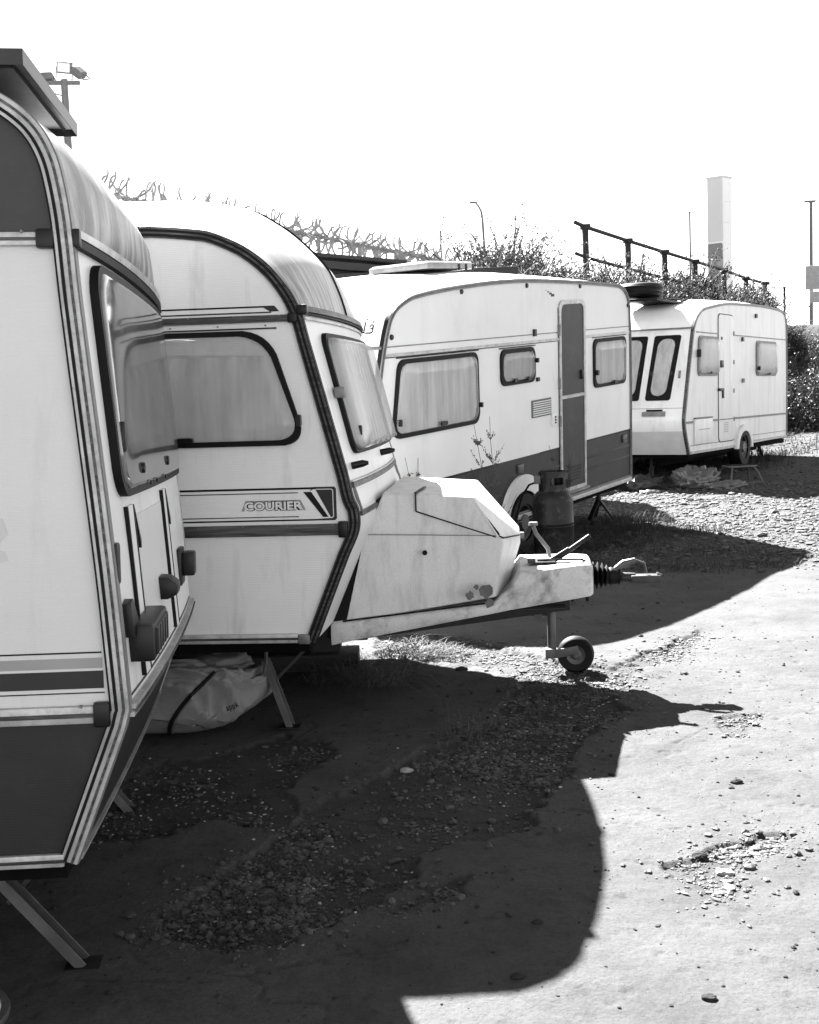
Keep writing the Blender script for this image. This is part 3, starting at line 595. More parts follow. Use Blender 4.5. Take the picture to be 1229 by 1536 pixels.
# raised roof vent
lid = B().box2(-1.0, -.195, .40, 1.22, 2.585, 2.59).build('roof_vent', 'galvanised', R1)
B().ring(lambda a, b_, d: Vector((a, b_, d)), [(-1.02, .38), (-.18, .38), (-.18, 1.25), (-1.02, 1.25)], [(-.985, .415), (-.215, .415), (-.215, 1.215), (-.985, 1.215)], 2.567, 2.612).build('vent_frame', 'grey_plastic', lid)
B().box2(-1.0, -.2, .4, 1.23, 2.604, 2.61).build('vent_cover', 'fibreglass', lid)
for yy in (.5, 1.1): B().bar((-.8, yy, 2.5), (-.75, yy, 2.585), .03, .02, (0, 1, 0)).build('vent_stay', 'steel_dark', lid)
def steady(v, P):
    """corner steady: channel leg on a slant with a brace and a foot"""
    (u0, z0), (u1, z1), Y, (b0, c0), (b1, c1) = P; a, b_ = Vector((u0, Y, z0)), Vector((u1, Y, z1)); t = (b_ - a).normalized(); n = Vector((t.z, 0, -t.x)); n = n if n.x > 0 else -n
    lg = B().bar(a, b_, .062, .006, n); lg.bar(a + n * .012 + Vector((0, -.029, 0)), b_ + n * .012 + Vector((0, -.029, 0)), .005, .03, n).bar(a + n * .012 + Vector((0, .029, 0)), b_ + n * .012 + Vector((0, .029, 0)), .005, .03, n)
    lg = lg.build('steady_leg', 'galvanised', v.root)
    B().bar((b0, Y + .04, c0), (b1, Y + .045, c1), .022, .014).build('brace', 'hitch_steel', lg)
    B().box(b_ + Vector((0.01, 0, .004)), (.10, .09, .012)).build('foot', 'steel_dark', lg, bevel=.004)
    B().box(((u0 + b0) / 2 + .02, Y, v.floor_z - .03), (.22, .1, .05)).build('mount', 'underside', lg)
steady(v, ((-.36, .31), (-.105, .005), .3, (-.31, .19), (-.16, .36))); steady(v, ((-.36, .31), (-.125, .015), 1.6, (-.31, .19), (-.16, .36)))
v.wheel(-2.3, .12, .3); v.wheel(-2.3, 1.8, .3)

# ================================================================== caravan 2: lettered side, gas locker, tow bar
v = Van('touring_caravan', 'white caravan with lettered stripe on its side and a gas locker over its tow bar', (-.447, 5.280, 0), pose(-5.255, -.516, -1.160), 1.99,
        [(-.002, .478), (.154, .856), (.205, .973), (.205, 1.061), (.184, 1.112), (.161, 1.223), (.014, 1.808), (-.016, 1.926), (-.058, 2.015), (-.133, 2.115), (-.229, 2.196), (-.326, 2.248), (-.425, 2.282), (-.726, 2.309), (-3.6, 2.305), (-3.95, 2.15), (-4.08, 1.8), (-4.1, 1.2), (-3.95, .478)],
        1.926, 1.9, lambda z: float(np.interp(z, [.478, 1.0, 1.3, 1.9, 2.1, 2.31], [.015, .035, .05, .07, .085, .01])), .25, 1.85, sharp=(0,))
v2 = v; R2 = v.root
v.body([('lower_panel', 0, .975, 'c2_white', None), ('side_panel', .9765, 1.90, 'c2_white', None), ('upper_panel', 1.9015, 3, 'c2_white', None)], 'c2_white', 'front_white')
v.skin('lower_front_panel', .478, 1.02, 'f', 'front_white'); v.skin('front_panel', 1.02, 1.926, 'f', 'front_white'); v.skin('roof', 1.926, 1.9, 'top', 'cap_streaked')
v.trim(-.004, .040, -.004, .013, 'corner_trim', 'rail_dirty'); v.trim(.004, .014, .012, .017, 'trim_insert', 'rubber'); v.trim(.023, .034, .012, .0155, 'trim_insert', 'rubber')
v.trim(-.008, .004, -.04, .006, 'edge_trim', 'rubber'); v.trim(-.004, .04, -.004, .013, 'corner_trim', 'rail_dirty', Y=v.W, sg=1)
rail(v, -4.0, -.062, 1.902, .030, m='rail_dirty'); rail(v, -4.0, .125, .979, .05, m='rail_dirty'); rail(v, -4.0, -.075, .497, .042, end=False)
B().box2(-.075, -.02, -.018, .001, .47, .515).build('end_cap', 'dull_metal', R2, bevel=.008)
v.strip('stripe', 'stripe_black', -4.0, -.12, 1.950, 1.957, .0016); v.strip('stripe', 'stripe_dark', -4.0, -.135, 1.926, 1.932, .0016)
B().plate(mside, [(-.175, 1.953), (-.117, 1.953), (-.100, 1.932), (-.14, 1.932)], .0004, .0022).build('stripe_end', 'stripe_dark', R2, smooth=False)
v.strip('awning_seal', 'logo_white', -4.0, -.115, 1.864, 1.882, .006); v.strip('seal_line', 'rubber', -4.0, -.115, 1.858, 1.8635, .005)
ib = v.near(1.926, 'f')
B().tube([v.pt(i, 1.0) + Vector((.002, 0, .003)) for i in range(ib, v.near(1.9, 'r'))], .007, 5).build('roof_seam', 'rubber', R2)
screws(v, [(-.1 - .2 * k, 1.913) for k in range(9)] + [(.10 - .2 * k, .998) for k in range(9)] + [(-.16 - .21 * k, 1.873) for k in range(8)], r=.004)
# printed stripe box
for z0, z1 in ((1.157, 1.166), (1.141, 1.145), (1.019, 1.026), (1.036, 1.040)): v.strip('stripe', 'stripe_black', -4.0, -.05 if z0 in (1.036, 1.141) else .03, z0, z1, .0016)
B().plate(mside, [(.0, 1.1485), (.02, 1.167), (.11, 1.167), (.118, 1.159), (.118, 1.027), (.11, 1.019), (.015, 1.019), (.03, 1.0265), (.098, 1.029), (.1055, 1.036), (.1055, 1.151), (.098, 1.158), (.02, 1.158)], .0004, .0014).build('print', 'stripe_dark', R2, smooth=False)
B().plate(mside, [(.028, 1.1545), (.096, 1.1545), (.1015, 1.149), (.1015, 1.038), (.096, 1.033), (.091, 1.033)], .0004, .0014).build('print', 'stripe_dark', R2, smooth=False)
B().plate(mside, [(-.027, 1.146), (.008, 1.146), (.081, 1.034), (.057, 1.034)], .0004, .0014).build('print', 'stripe_black', R2, smooth=False)
B().plate(mside, [(-.306, 1.066), (-.286, 1.112), (-.04, 1.112), (-.018, 1.066), (-.028, 1.066), (-.05, 1.102), (-.276, 1.102), (-.294, 1.066)], .0004, .0014).build('print', 'stripe_mid', R2, smooth=False)
tw, tx0, tx1, tz = 'COURIER', -.288, -.036, 1.0705
for off, m, d in ((.085, 'ink', .0016), (.028, 'logo_white', .0024)):
    me = text_mesh(tw, 1.0, offset=off); xs = [q.co.x for q in me.vertices]; x0, x1 = min(xs), max(xs)
    ys = [q.co.y for q in me.vertices]; e_ = .004 if off > 0 else 0
    k = (tx1 - tx0 + 2 * e_) / (x1 - x0); ky = .036 / .72
    place_text('lettering', me, m, R2, lambda x, y, z, x0=x0, k=k, d=d, e_=e_: Vector((tx0 - e_ + (x - x0) * k, -d, tz + y * ky)))
# side window
ow = rquad((-2.7, 1.858), (-.15, 1.852), (.004, 1.352), (-2.7, 1.352), [.05, .07, .10, .11], 6, 4)
window(v, mside, ow, .024, pane='pane', curtain='curtain', th=.02, dome=.034, catches=((-.535, 1.385, .07, .022), (-.03, 1.46, .02, .05)), folds=20)
# front window, gutter, front trims
v.fstrip('gutter', 'rail_dirty', -.002, 1.99, 1.928, 1.955, .03); v.fstrip('gutter_seal', 'rubber', .0, 1.98, 1.916, 1.926, .022); v.fstrip('gutter_lip', 'aluminium', .03, 1.95, 1.895, 1.908, .012)
B().box((.0, .0, 1.935), (.05, .04, .045)).build('end_cap', 'black_plastic', R2, bevel=.01)
fw = rquad((.22, 1.845), (1.77, 1.845), (1.77, 1.295), (.22, 1.295), .06, 5, 10)
w_ = B().ring(v.mfront, fw, shrink(fw, .03), -.002, .022).build('window', 'rubber', R2, angle=50); inn = shrink(fw, .02)
B().dome(v.mfront, inn, [(1, .01), (1, .04), (.985, .052), (.95, .06), (.6, .064), (.3, .065)]).build('pane', 'pane_milky', w_)
r_ = [[v.mfront(.27 + 1.45 * k / 60, z, .002 + .003 * math.sin(k * 1.1)) for k in range(61)] for z in (1.32, 1.5, 1.7, 1.82)]; B().loft(r_, closed=False).build('curtain', 'curtain_dim', w_, angle=180, fix=False)
B().box(tuple(v.mfront(.19, 1.575, .03)), (.05, .05, .05)).build('catch', 'dull_metal', w_, bevel=.012); B().box(tuple(v.mfront(.27, 1.40, .055)), (.02, .02, .045)).build('catch', 'black_plastic', w_, bevel=.005)
for k in range(6): B().plate(v.mfront, [(.5 + k * .2, 1.332), (.56 + k * .2, 1.322), (.62 + k * .2, 1.332), (.56 + k * .2, 1.340)], .05, .066).build('rivet_strip', 'dull_metal', w_)
for yy, zz in ((.16, 1.245), (1.05, 1.255)):
    p = v.mfront(yy, zz, 0); B().tube([p, p + Vector((.05, 0, .01)), p + Vector((.075, 0, .012))], [.017, .016, .008], 10).build('marker_lamp', 'black_plastic', R2)
v.fstrip('front_trim', 'rail_dirty', .06, 1.86, 1.155, 1.178, .014); v.fstrip('front_trim', 'aluminium', .06, 1.86, 1.18, 1.187, .012)
v.fstrip('front_trim', 'rail_dirty', .06, .9, 1.03, 1.05, .012)
for yy in (.075, 1.83): v.fstrip('front_trim', 'dull_metal', yy, yy + .012, 1.05, 1.155, .012, n=3)
steady(v, ((-.305, .33), (-.195, .005), .3, (-.27, .21), (-.06, .42))); steady(v, ((-.305, .33), (-.195, .005), 1.7, (-.27, .21), (-.06, .42)))
B().tube([(-.275, .27, .45), (-.285, .27, .33), (-.30, .27, .26)], .009, 6).build('steady_screw', 'galvanised', R2)
v.wheel(-2.1, .12, .3); v.wheel(-2.1, 1.87, .3)
NY = 1.0                                        # tow bar centre line
gl = B(); V = {}
def both(n, u, y, z): V[n] = (u, y, z); V[n + 'm'] = (u, 2 * NY - y, z)
both('a0', .27, .47, 1.085); both('a1', .70, .53, 1.055); both('t0', .27, .50, 1.095); both('t1', .69, .56, 1.068); both('k0', .175, .45, .90); both('k1', .815, .60, .875); both('b1', .835, .61, .825); both('b2', .785, .63, .555); both('c0', .07, .47, .47); both('n0', .912, .83, .835); both('n1', .915, .83, .795); both('n2', .83, .84, .53)
names = list(V); ix = {n: i for i, n in enumerate(names)}
fc = [('t0', 't1', 't1m', 't0m'), ('a0', 'a1', 't1', 't0'), ('a0m', 't0m', 't1m', 'a1m'), ('t1', 'a1', 'b1', 'n0'), ('t1', 'n0', 'n0m', 't1m'), ('t1m', 'n0m', 'b1m', 'a1m'), ('a0', 'k0', 'k1', 'b1', 'a1'), ('a0m', 'a1m', 'b1m', 'k1m', 'k0m'), ('k0', 'c0', 'b2', 'b1', 'k1'), ('k0m', 'k1m', 'b1m', 'b2m', 'c0m'),
      ('b1', 'b2', 'n2', 'n1'), ('b1', 'n1', 'n0'), ('b1m', 'n1m', 'n2m', 'b2m'), ('b1m', 'n0m', 'n1m'), ('n0', 'n1', 'n1m', 'n0m'), ('n1', 'n2', 'n2m', 'n1m'), ('c0', 'c0m', 'b2m', 'n2m', 'n2', 'b2'), ('a0', 't0', 't0m', 'a0m', 'k0m', 'c0m', 'c0', 'k0')]
gl.add([V[n] for n in names], [tuple(ix[n] for n in f) for f in fc]); gl = gl.build('gas_locker', 'fibreglass', R2, bevel=.012, seg=3, angle=25)
# lid seam, strap, hinge and keyhole on the locker (all follow its side)
def gside(u, z, d):
    y = .47 + (u - .27) * .14 if u > .1 else .455
    y = y + (-.02 if .86 < z < .92 else 0); return Vector((u, y - d, z))
B().tube([gside(.425, 1.0, .006), gside(.60, .935, .006), gside(.80, .865, .008)], .0035, 6).build('lid_seam', 'rubber', gl)
B().bar(gside(.425, 1.0, .006), gside(.425, 1.083, .006), .006, .012, (0, 1, 0)).bar((.425, .485, 1.088), (.45, .75, 1.094), .014, .006).build('strap', 'rubber', gl)
B().tube([(.80, .605, .866), (.835, .60, .85), (.912, .82, .836)], .004, 6).build('lid_seam', 'rubber', gl)
B().lathe([(.001, -.012), (.012, -.012), (.012, .0), (.001, .0)], tuple(gside(.46, .80, .0)), 'y', 12).build('lock', 'rubber', gl)
B().tube([gside(.19, .90, .004), gside(.5, .886, .004), gside(.80, .872, .004)], .0022, 5).build('moulding_line', 'dull_metal', gl)
for cx_, cz_, r_k, sd_ in ((.67, .585, .022, 3), (.745, .60, .036, 5), (.76, .545, .026, 7), (.70, .625, .014, 9)):
    rr = random.Random(sd_); B().plate(lambda a, b_, d: gside(a, b_, d), [(cx_ + r_k * rr.uniform(.6, 1.15) * math.cos(q * .52), cz_ + r_k * rr.uniform(.6, 1.15) * math.sin(q * .52)) for q in range(12)], .0, .0115).build('flaked_patch', 'rust', gl, smooth=False)
B().box((.925, .86, .83), (.02, .03, .03)).build('hasp', 'dull_metal', gl, bevel=.004)
B().plate(lambda a, b_, d: Vector((a, .475 - d, b_)), [(.262, 1.075), (.17, .90), (.068, .47), (.01, .385), (-.03, .40), (.105, .86), (.205, 1.04)], -.9, .0).build('recess_shade', 'rubber', gl, smooth=False)  # black sheet standing in for the deep shade between locker and caravan front
# tow bar cover: long tapering shell
cv = B(); rings = []
for u, yh, z0, z1 in ((-.0, .555, .365, .475), (.10, .55, .385, .488), (.78, .375, .475, .53), (.86, .345, .485, .60), (.91, .33, .490, .668), (1.2, .215, .515, .685), (1.262, .195, .522, .682), (1.275, .17, .53, .668)):
    zm = z0 + (z1 - z0) * .52; rings.append([(u, NY - yh, z0), (u, NY - yh - .006, zm), (u, NY - yh + .004, z1 - .012), (u, NY - yh + .02, z1), (u, NY + yh - .02, z1), (u, NY + yh - .004, z1 - .012), (u, NY + yh + .006, zm), (u, NY + yh, z0)])
cv = cv.loft(rings).build('tow_bar_cover', 'fibreglass_worn', R2, bevel=.006, angle=28)
B().bar((.06, .445, .483), (.78, .622, .532), .006, .008).build('cover_seam', 'rubber', cv)
B().bar((.1, .6, .40), (1.15, .93, .47), .05, .07).bar((.1, 1.4, .40), (1.15, 1.07, .47), .05, .07).build('draw_bar', 'steel_dark', R2)
B().plate(lambda a, b_, d: Vector((a, b_, .687 + d)), [(.95, .86), (1.09, .86), (1.09, 1.0), (.95, 1.0)], 0, .003).build('slot', 'rubber', cv)
hb = B().bar((1.03, .93, .66), (1.165, .93, .742), .02, .032).build('hand_brake', 'steel_dark', R2, bevel=.003); B().bar((1.155, .93, .735), (1.268, .93, .812), .026, .022).build('grip', 'steel_dark', hb, bevel=.006)
jw = B().tube([(1.07, 1.15, .56), (1.07, 1.15, .165)], .023, 14).build('jockey_stem', 'galvanised', R2)
B().tube([(1.07, 1.15, .66), (1.06, 1.15, .72), (1.0, 1.15, .80), (.985, 1.15, .84)], .011, 8).tube([(.985, 1.15, .845), (.985, 1.15, .862)], [.026, .024], 12).build('winding_handle', 'galvanised', jw)
B().box((1.0, 1.12, .44), (.11, .1, .13)).box((1.02, 1.02, .42), (.06, .05, .045)).build('clamp', 'steel_dark', R2, bevel=.008); B().tube([(1.0, 1.07, .40), (1.0, .98, .395)], .02, 10).build('clamp_handle', 'galvanised', R2)
B().bar((1.06, 1.12, .155), (1.21, 1.11, .185), .045, .012, (0, 1, 0)).box((1.06, 1.13, .165), (.05, .06, .05)).build('jockey_fork', 'galvanised', jw, bevel=.003)
tw_ = B().lathe([(.05, -.026), (.085, -.03), (.096, -.018), (.098, 0), (.096, .018), (.085, .03), (.05, .026)], (1.195, 1.15, .152), 'y', 36, True).build('jockey_wheel', 'rubber', R2, angle=40)
B().lathe([(.001, -.034), (.014, -.034), (.016, -.02), (.03, -.014), (.046, -.02), (.056, -.026), (.056, .026), (.001, .03)], (1.195, 1.15, .152), 'y', 24).build('rim', 'galvanised', tw_, angle=40)
gt = B().tube([(1.27 + .0115 * k, NY, .598 - .0007 * k) for k in range(15)], [.058 - .0016 * k + (.011 if k % 2 else -.006) + .009 * math.sin(k * 2.7) for k in range(15)], 14).build('gaiter', 'rubber', R2, angle=60)
hd = B().tube([(1.42, NY, .585), (1.50, NY, .58)], .026, 12).box((1.55, NY, .575), (.15, .07, .042)).tube([(1.60, NY, .578), (1.632, NY, .57)], [.034, .026], 12).build('coupling_head', 'hitch_steel', R2, bevel=.012)
B().tube([(1.40, NY, .625), (1.44, NY, .655), (1.50, NY, .672)], [.016, .019, .013], 10).tube([(1.50, NY, .672), (1.545, NY, .655), (1.555, NY, .605)], .007, 8).build('coupling_lever', 'galvanised', hd)
B().tube([(1.0, .90, .694), (1.13, .88, .70), (1.22, .90, .696), (1.275, .92, .665), (1.31, .96, .61)], .006, 6).build('breakaway_cable', 'rubber', R2)
B().tube([(.9, .72, .485), (1.13, .8, .475)], .012, 6).build('brake_rod', 'steel_dark', R2)
for u in (1.17, 1.245): B().lathe([(.001, -.03), (.008, -.025), (.012, 0), (.001, 0)], (u, .83, .52), 'z', 8).build('bolt', 'steel_dark', cv)

# ================================================================== caravan 3: dark skirt and door, behind the tow bar
v = Van('touring_caravan', 'white caravan with dark lower band and dark door, standing behind the gas cylinder', (.914, 10.440, 0), pose(56.493, 2.128, 2.036), 2.1,
        [(-1.86, .307), (-2.08, .75), (-2.12, 1.1), (-2.105, 1.25), (-2.012, 1.652), (-1.945, 1.87), (-1.87, 2.05), (-1.80, 2.135), (-1.70, 2.19), (-1.517, 2.244), (-.819, 2.311), (.106, 2.353), (1.181, 2.337), (2.1, 2.302), (2.28, 2.28), (2.40, 2.21), (2.465, 2.11), (2.487, 1.95), (2.505, 1.5), (2.515, .307)],
        1.87, 1.9, lambda z: .06, .10, 2.1)
v.sgn = -1
v3 = v; R3 = v.root
v.body([('lower_panel', 0, .838, 'c3_dark', 'dark lower panel'), ('side_panel', .8395, 1.82, 'c3_white', None), ('upper_panel', 1.8215, 3, 'c3_white', None)], 'c3_white', 'c3_white')
v.skin('lower_front_panel', .307, 1.05, 'f', 'c3_white'); v.skin('front_panel', 1.05, 1.87, 'f', 'c3_white'); v.skin('roof', 1.87, 1.9, 'top', 'roof_white')
v.trim(-.004, .030, -.004, .013, 'corner_trim', 'dull_metal'); v.trim(.009, .017, .012, .0165, 'trim_insert', 'rail_dirty'); v.trim(-.006, .004, -.03, .005, 'edge_trim', 'rubber')
v.trim(-.004, .030, -.004, .013, 'corner_trim', 'dull_metal', Y=v.W, sg=1)
v.strip('moulding', 'dull_metal', -1.90, 2.46, 1.878, 1.886, .005); v.strip('moulding', 'aluminium', -1.92, .865, 1.81, 1.832, .009); v.strip('moulding', 'aluminium', 1.41, 2.46, 1.81, 1.832, .009)
v.strip('moulding_shade', 'rubber', -1.92, .865, 1.803, 1.808, .005)  # dark line painted as the shade under the moulding
v.strip('bottom_rail', 'aluminium', -1.82, 2.5, .306, .345, .016, bevel=.004); v.strip('bottom_rail', 'dull_metal', -1.82, 2.5, .348, .366, .010)
for z in (.66, .555): 
    for a, b_ in ((-1.95, -.27), (.5, .86), (1.42, 2.49)): v.strip('pressed_rib', 'c3_dark', a, b_, z, z + .022, .008, bevel=.004)
for a, b_ in ((-2.0, -.3), (.47, .865), (1.415, 2.49)): v.strip('band_edge', 'stripe_black', a, b_, .828, .842, .004)
window(v, mside, rquad((-1.765, 1.785), (-.615, 1.785), (-.605, 1.212), (-1.88, 1.212), [.07, .10, .09, .07], 5), .034, th=.018, dome=.034, catches=((-1.80, 1.33, .025, .05), (-1.2, 1.27, .09, .03), (-.61, 1.36, .02, .04)), folds=7, curtain='curtain')
v.strip('awning_rail', 'rubber', -1.78, -.60, 1.794, 1.802, .016)
window(v, mside, rquad((-.235, 1.78), (.378, 1.78), (.382, 1.475), (-.235, 1.475), .07, 5), .036, th=.018, dome=.034, catches=((-.03, 1.515, .06, .03), (.22, 1.515, .06, .03), (.385, 1.66, .02, .04)), folds=4, curtain='curtain_dim', pane='pane')
v.strip('awning_rail', 'rubber', -.245, .385, 1.786, 1.794, .016)
window(v, mside, rquad((1.59, 1.79), (2.36, 1.79), (2.355, 1.322), (1.595, 1.322), .07, 5), .034, th=.018, dome=.036, catches=((1.63, 1.47, .03, .05), (2.05, 1.355, .08, .03)), folds=5)
v.strip('awning_rail', 'rubber', 1.58, 2.37, 1.80, 1.806, .012)
# door in two leaves with a pale frame
do = rquad((.862, 2.165), (1.405, 2.165), (1.41, .41), (.868, .41), [.07, .01, .01, .07], 5); di = [(a + (.034 if a < 1.1 else -.034), b_ + (.034 if b_ < 1.2 else -.034)) for a, b_ in do]
fr = B().ring(mside, do, di, -.002, .016).build('door_frame', 'aluminium', R3, angle=40)
dr = B().plate(mside, rquad((.90, 2.128), (1.37, 2.128), (1.37, 1.305), (.90, 1.305), [.05, .01, .01, .05], 4), .0, .010).build('door', 'c3_dark', R3, label='dark upper door leaf')
B().box2(1.30, 1.345, -.03, -.009, 1.43, 1.52).build('handle', 'black_plastic', dr, bevel=.01)
d2 = B().plate(mside, [(.90, 1.272), (.90, .445), (1.37, .445), (1.37, 1.272)], .0, .010).build('door', 'c3_dark', R3, label='dark lower door leaf')
v.strip('door_bar', 'aluminium', .895, 1.375, 1.276, 1.300, .014)
for k in range(5): v.strip('louvre', 'steel_dark', 1.05, 1.28, .50 + k * .03, .512 + k * .03, .016, parent=d2)
for zz in (1.9, 1.42, 1.08): v.strip('hinge', 'dull_metal', .848, .872, zz - .05, zz + .05, .022, parent=fr)
v.strip('door_sill', 'dull_metal', .84, 1.45, .385, .41, .03)
v.strip('door_gap', 'rubber', .853, .859, .42, 2.1, .004)
# vent, socket, marker lamps
vt = B().box2(.318, .69, -.008, .001, 1.158, 1.312).build('vent', 'galvanised', R3)
for k in range(7): B().box2(.335, .673, -.014, -.007, 1.172 + k * .0192, 1.180 + k * .0192).build('slat', 'c3_white', vt)
so = B().box2(.69, .79, -.02, .001, 1.05, 1.165).build('socket', 'c3_white', R3, bevel=.008)
for zz in (1.08, 1.105, 1.13): B().box2(.735, .76, -.024, -.018, zz - .008, zz + .008).build('socket_hole', 'rubber', so)
for u, z in ((-.831, 2.262), (.263, 2.30), (1.32, 2.288), (2.43, 2.09), (-1.83, 1.95)): B().lathe([(.001, -.014), (.018, -.012), (.022, 0), (.001, 0)], (u, 0, z), 'y', 10).build('marker', 'black_plastic', R3)
for u, z, h in ((.386, 1.897, .06), (.435, 1.49, .035)): v.strip('marker', 'black_plastic', u - .02, u + .02, z - h / 2, z + h / 2, .02)
for u, z in ((.085, .745), (2.33, .76)): v.strip('side_reflector', 'rail_dirty', u - .05, u + .05, z - .04, z + .04, .016, bevel=.006)
for q in range(4): v.strip('scuff', 'stripe_dark', .62 + q * .035, .64 + q * .05, 2.255 - .018 * q, 2.26 - .012 * q, .0013)
# wheel arch (pale moulded rim round a dark opening) and wheel
ar = B(); n = 18; o_ = [(.12 + .40 * math.cos(math.pi * k / n), .29 + .40 * math.sin(math.pi * k / n)) for k in range(n + 1)]; i_ = [(.12 + .29 * math.cos(math.pi * k / n), .29 + .26 * math.sin(math.pi * k / n)) for k in range(n + 1)]
ar.ring(mside, o_ + [], i_, -.002, .03); wa = ar.build('wheel_arch', 'c3_white', R3, angle=40)
B().plate(mside, [(a, b_) for a, b_ in i_], .002, .006).build('arch_opening', 'underside', wa)
w_ = v.wheel(.12, .055, .27)
v.strip('mud_flap', 'rubber', .50, .54, .22, .4, .02)
# script on the front above the window, roof light
def mfr(a, b_, d):
    return v3.mfront(a, b_, d)
gr = B()
def stroke(pts, r=.006):
    gr.tube([mfr(a, b_, .0015) for a, b_ in pts], r, 5)
stroke([(.135, 2.03), (.122, 2.045), (.108, 2.035), (.112, 2.012), (.13, 2.012), (.108, 2.018), (.104, 1.995), (.12, 1.985), (.15, 1.985)]); stroke([(.15, 1.985), (.175, 1.985), (.18, 2.06)]); stroke([(.18, 1.99), (.20, 1.983), (.23, 1.985), (.245, 2.005)])
stroke([(.245, 1.99), (.27, 1.985), (.30, 1.987), (.315, 2.01)]); stroke([(.315, 1.99), (.36, 1.985), (.42, 1.99), (.44, 2.02)])
for a, b_ in ((.112, 2.062), (.17, 2.078), (.215, 1.958), (.235, 1.958), (.33, 2.045)): stroke([(a, b_), (a + .008, b_)], .0065)
gr.build('script_lettering', 'ink', R3)
v.fstrip('gutter', 'rail_dirty', -.002, 2.0, 1.868, 1.890, .022)
fw = rquad((.30, 1.78), (1.80, 1.78), (1.80, 1.25), (.30, 1.25), .06, 4, 8); w_ = B().ring(v.mfront, fw, shrink(fw, .04), -.002, .02).build('window', 'rubber', R3, angle=50); B().dome(v.mfront, shrink(fw, .025), [(1, .01), (.97, .035), (.6, .04)]).build('pane', 'pane_milky', w_)
rl = B().box((.0, .88, 2.475), (.78, .6, .05), Matrix.Rotation(rad(-3), 3, 'X')).build('roof_light', 'dull_metal', R3, bevel=.01); B().box((.0, .88, 2.508), (.74, .56, .012), Matrix.Rotation(rad(-3), 3, 'X')).build('roof_light_cover', 'white_plastic', rl, bevel=.004)
B().box((.0, .9, 2.425), (.64, .5, .03)).build('roof_light_base', 'rubber', rl, bevel=.005)
for k in range(3): B().box((.12 + k * .12, .578, 2.48), (.02, .012, .052)).build('clip', 'rubber', rl)

# ================================================================== caravan 4: farthest, plain white
v = Van('touring_caravan', 'farthest caravan, plain white with twin dark framed front windows and a tyre on its roof', (5.019, 17.854, 0), pose(57.412, -1.729, -.099), 2.1,
        [(-2.553, .293), (-2.70, .60), (-2.728, .72), (-2.72, .80), (-2.374, 1.889), (-2.32, 1.98), (-2.251, 2.06), (-2.13, 2.135), (-1.98, 2.19), (-1.6, 2.245), (-.976, 2.312), (.0, 2.345), (.742, 2.358), (1.5, 2.345), (1.80, 2.325), (1.93, 2.27), (2.0, 2.17), (2.02, 2.0), (2.045, 1.2), (2.035, .333)],
        1.92, 1.9, lambda z: .05, .12, 2.1)
v.sgn = -1
v4 = v; R4 = v.root
v.body([('lower_panel', 0, .69, 'c4_white', None), ('side_panel', .6915, 1.875, 'c4_white', None), ('upper_panel', 1.8765, 3, 'c4_white', None)], 'c4_white', 'c4_white')
v.skin('lower_front_panel', .293, .60, 'f', 'front_grey'); v.skin('front_panel', .60, 1.92, 'f', 'c4_white'); v.skin('roof', 1.92, 1.9, 'top', 'roof_white')
v.trim(-.004, .028, -.004, .013, 'corner_trim', 'dull_metal'); v.trim(-.008, .004, -.03, .006, 'edge_trim', 'rail_dirty'); v.trim(-.004, .028, -.004, .013, 'corner_trim', 'dull_metal', Y=v.W, sg=1)
v.strip('moulding', 'dull_metal', -2.25, -1.375, 1.872, 1.886, .008); v.strip('moulding', 'dull_metal', -.715, 2.0, 1.872, 1.886, .008)
v.strip('moulding', 'dull_metal', -2.69, -2.40, .695, .722, .008); v.strip('moulding', 'dull_metal', -1.66, -1.38, .695, .722, .008); v.strip('moulding', 'dull_metal', -.71, 2.03, .695, .722, .008)
v.strip('bottom_rail', 'aluminium', -2.5, -.66, .296, .33, .012); v.strip('bottom_rail', 'aluminium', .09, 2.02, .33, .362, .012); v.strip('moulding', 'dull_metal', -2.5, -.66, .40, .408, .006); v.strip('moulding', 'dull_metal', .09, 2.02, .43, .438, .006)
window(v, mside, rquad((-2.19, 1.835), (-1.385, 1.835), (-1.39, 1.308), (-2.235, 1.308), .08, 5), .03, th=.016, dome=.05, frame='dull_metal', catches=((-1.8, 1.35, .05, .03), (-2.24, 1.6, .02, .1)), folds=6, pane='pane_milky', curtain='curtain')
window(v, mside, rquad((.36, 1.83), (1.43, 1.83), (1.43, 1.306), (.36, 1.306), .08, 5), .03, th=.016, dome=.05, frame='dull_metal', catches=((.41, 1.42, .04, .06), (.95, 1.34, .06, .03)), folds=7, pane='pane_milky', curtain='curtain')
do = rquad((-1.368, 2.145), (-.722, 2.145), (-.722, .405), (-1.368, .405), .07, 5)
dr = B().plate(mside, do, .0, .012).build('door', 'c4_white', R4, bevel=.004); B().ring(mside, shrink(do, -.012), do, .001, .006).build('door_seal', 'rubber', dr, angle=40)
v.strip('handle', 'black_plastic', -1.40, -1.20, 1.10, 1.14, .035, bevel=.01, parent=dr); v.strip('handle', 'black_plastic', -1.25, -1.19, 1.0, 1.12, .03, bevel=.01, parent=dr)
v.strip('lock', 'black_plastic', -1.32, -1.20, 1.42, 1.52, .03, bevel=.02, parent=dr); v.strip('spyhole', 'black_plastic', -1.28, -1.23, 1.80, 1.84, .02, parent=dr); v.strip('mid_moulding', 'dull_metal', -1.36, -.73, .70, .715, .016, parent=dr)
for k in range(6): v.strip('louvre', 'stripe_mid', -1.16, -.98, .53 + k * .025, .538 + k * .025, .015, parent=dr)
for zz in (1.9, 1.5, 1.1, .7): v.strip('hinge', 'dull_metal', -.735, -.70, zz - .03, zz + .03, .02, parent=dr)
